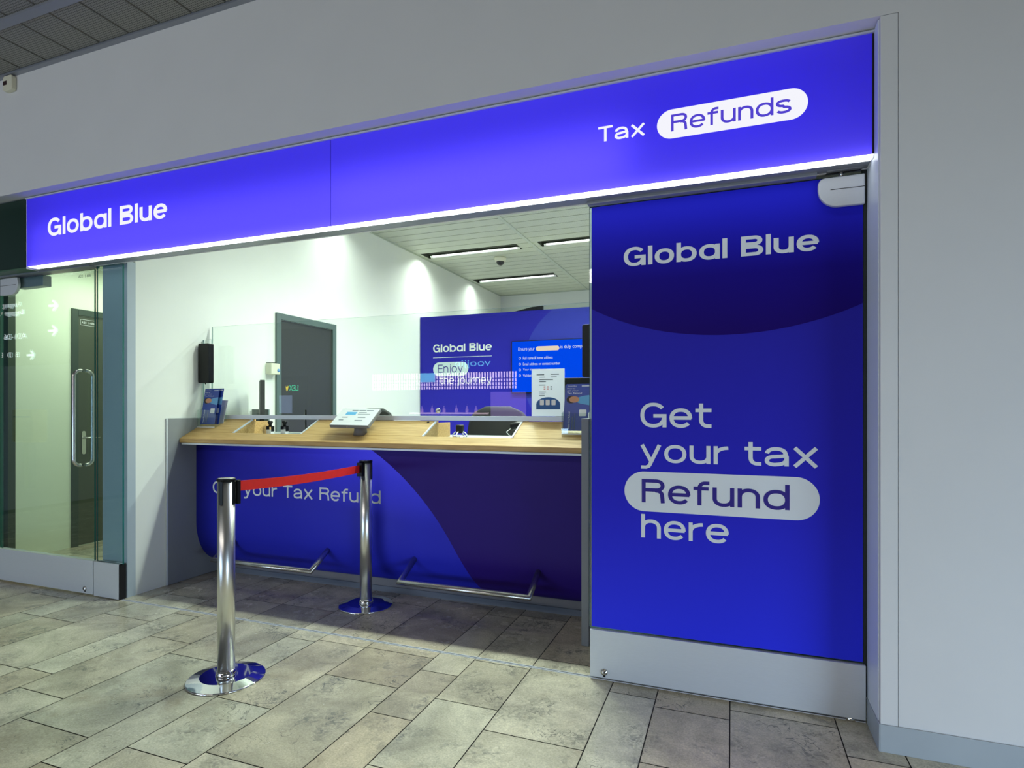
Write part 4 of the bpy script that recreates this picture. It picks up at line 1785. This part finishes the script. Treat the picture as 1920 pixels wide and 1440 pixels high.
# belt cassette side of the front post and clip on the rear post
w = MB()
w.box(-2.4255, -2.4075, 2.340, 2.362, .905, 1.030)
w.build('belt_cassette', M['black'], b1, bevel=.003)
w = MB()
w.box(-2.474, -2.430, 3.463, 3.4845, .925, 1.022)
w.build('belt_clip', M['black'], b2, bevel=.003)
P0 = Vector((-2.4165, 2.362, .998))
P1 = Vector((-2.452, 3.462, .978))
w = MB()
n = 24
rows = []
for i in range(n + 1):
    t = i / n
    p = P0.lerp(P1, t)
    p.z -= .012 * math.sin(PI * t)
    tw = .03 * math.sin(2 * PI * t)
    rows.append([w.bm.verts.new((p.x + sx * .001 + tw * .1, p.y, p.z + sz * .0265)) for sx, sz in ((-1, -1), (1, -1), (1, 1), (-1, 1))])
for a, b in zip(rows, rows[1:]):
    for k in range(4):
        w.bm.faces.new((a[k], a[(k + 1) % 4], b[(k + 1) % 4], b[k]))
w.bm.faces.new(rows[0])
w.bm.faces.new(rows[-1])
w.build('belt', M['red'], b1)

# ------------------------------------------------------------------ across the hall, seen as reflections in the glass
w = MB()
w.box(-13.5, 3.8, -7.2, -7.0, 0, 3.9)
struct('wall_opposite', w, pmat('opposite_wall', srgb(70, 72, 78), .7))

ds = thing('direction_sign', (-10.5, .0, 2.1), 'hanging dark direction sign with white arrows across the hall', 'sign')
w = MB()
w.box(-11.6, -9.6, -.06, -.005, 2.1, 3.25)
w.build('panel', pmat('sign_panel_dark', (.01, .011, .013, 1), .5), ds)
for x in (-11.3, -9.9):
    w = MB()
    w.tube([(x, -.03, 3.25), (x, -.03, 3.9)], .012, 8)
    w.build('hanger', M['alu_dark'], ds)
M['lit_sign_text'] = emat('lit_sign_text', (.85, .95, 1, 1), 5.0)
BU = (-1, 0, 0)
OB = (0, .0, 0)
for cx, cz, sz in ((-9.91, 3.015, .10), (-9.92, 2.625, .10), (-10.45, 2.26, .09)):
    w = MB()
    for dx, dz, ex, ez in ((-1, 0, 1, 0), (.0, .8, 1, 0), (.0, -.8, 1, 0)):
        a = Vector((dx, dz)) * sz
        b = Vector((ex, ez)) * sz
        t = (b - a).normalized()
        nn = Vector((-t.y, t.x)) * .018
        w.poly([(cx + p.x, .001, cz + p.y) for p in (a + nn, b + nn, b - nn, a - nn)])
    w.build('arrow', M['lit_sign_text'], ds)
for txt, xr, xl, z0, z1 in (('Ausgang', -10.68, -11.15, 3.03, 3.13), ('Baggage Claim', -10.62, -11.5, 2.90, 3.0), ('A01-06', -10.55, -11.12, 2.53, 2.62), ('B  D  E', -10.75, -11.2, 2.24, 2.32)):
    letter('lettering', txt, -xr, -xl, z0, z1, 0, M['lit_sign_text'], ds, U=BU, V=(0, 0, 1), org=(0, .001, 0))

ml = thing('mail_box', (-11.56, -.5, 0), 'yellow mail box on a post across the hall', 'mail box')
w = MB()
w.box(-11.83, -11.29, -.75, -.5, .82, 1.39)
w.build('housing', pmat('mail_yellow', (.75, .55, .05, 1), .4, emit=(.75, .55, .05, 1), estr=0.0), ml, bevel=.02)
w = MB()
w.box(-11.78, -11.34, -.50, -.495, 1.25, 1.28)
w.build('slot', M['black'], ml)
w = MB()
w.box(-11.62, -11.50, -.68, -.57, 0, .82)
w.build('post', M['alu_dark'], ml)

sf = thing('shop_display', (-7.2, -6.2, 0), 'perfume shop front with lit slat band across the hall', 'shop front')
w = MB()
w.box(-9.4, -4.7, -6.9, -6.05, 0, 3.0)
w.build('cabinet', pmat('shop_cabinet', (.035, .03, .07, 1), .4), sf)
M['led'] = emat('lit_slats', (1.0, .78, .86, 1), 7.5)
w = MB()
nx = 56
for i in range(nx):
    x0 = -9.2 + (4.23) * i / nx
    for z0, z1 in ((1.915, 1.985), (2.005, 2.075), (2.095, 2.165), (2.185, 2.34)):
        w.poly([(x0, -6.045, z0), (x0 + .040, -6.045, z0), (x0 + .040, -6.045, z1), (x0, -6.045, z1)])
w.build('slat_band', M['led'], sf)
M['cyan'] = emat('lit_cyan', (.25, .85, 1, 1), 5.0)
letter('lettering', 'voojjie', 5.70, 6.70, 2.44, 2.66, 0, M['cyan'], sf, U=BU, V=(0, 0, 1), org=(0, -6.044, 0))
w = MB()
w.poly([(-7.72, -6.042, 2.11), (-7.28, -6.042, 2.11), (-7.28, -6.042, 2.345), (-7.72, -6.042, 2.345)])
w.build('small_screen', M['cyan'], sf)
w = MB()
w.box(-7.9, -5.75, -6.045, -5.8, 1.27, 1.31)
w.build('shelf', emat('lit_shelf', (1, .72, .9, 1), 4.0), sf)
w = MB()
w.poly([(-5.70, -6.044, .9), (-4.75, -6.044, .9), (-4.75, -6.044, 1.83), (-5.70, -6.044, 1.83)])
w.build('lilac_panel', emat('lit_lilac', (.55, .35, 1, 1), 2.0), sf)
for i, x in enumerate((-7.6, -7.3, -6.95, -6.6, -6.3, -6.05)):
    bt = thing('perfume_bottle', (x, -5.92, 1.312), 'perfume bottle on the lit shelf across the hall', 'bottle', 'perfume bottles on the shelf across the hall')
    w = MB()
    w.lathe([(0, 0), (.035, 0), (.04, .07), (.03, .11), (.012, .12), (.012, .15), (0, .15)], (x, -5.92, 1.312), 14)
    w.build('flask', pmat('perfume', (.8, .5, .75, 1), .2, emit=(1, .7, .9, 1), estr=1.2), bt)
    w = MB()
    w.lathe([(0, .15), (.018, .15), (.018, .20), (0, .20)], (x, -5.92, 1.312), 12)
    w.build('stopper', M['chrome'], bt)

lx = thing('watch_shop_sign', (-11.9, -6.0, 1.9), 'small lit green and yellow sign of the shop across the hall', 'sign')
w = MB()
w.box(-12.4, -11.4, -6.2, -6.03, 1.15, 2.35)
w.build('panel', M['black'], lx)
letter('lettering', 'LEX', 11.71, 12.04, 1.93, 2.09, 0, emat('lit_green', (.02, .85, .42, 1), 8.0), lx, U=BU, V=(0, 0, 1), org=(0, -6.028, 0))
w = MB()
w.poly([(p[0], -6.028, p[1]) for p in ((-12.17, 2.08), (-12.15, 1.97), (-12.13, 1.93), (-12.10, 1.93), (-12.08, 1.97), (-12.06, 2.08), (-12.10, 2.04), (-12.115, 2.10), (-12.13, 2.04))])
w.build('emblem', emat('lit_yellow', (1, .8, .02, 1), 8.0), lx)
w = MB()
w.poly([(-12.40, -6.027, 1.28), (-11.93, -6.027, 1.28), (-11.93, -6.027, 1.80), (-12.40, -6.027, 1.80)])
w.build('picture', emat('lit_picture', (.45, .6, 1, 1), 2.0), lx)
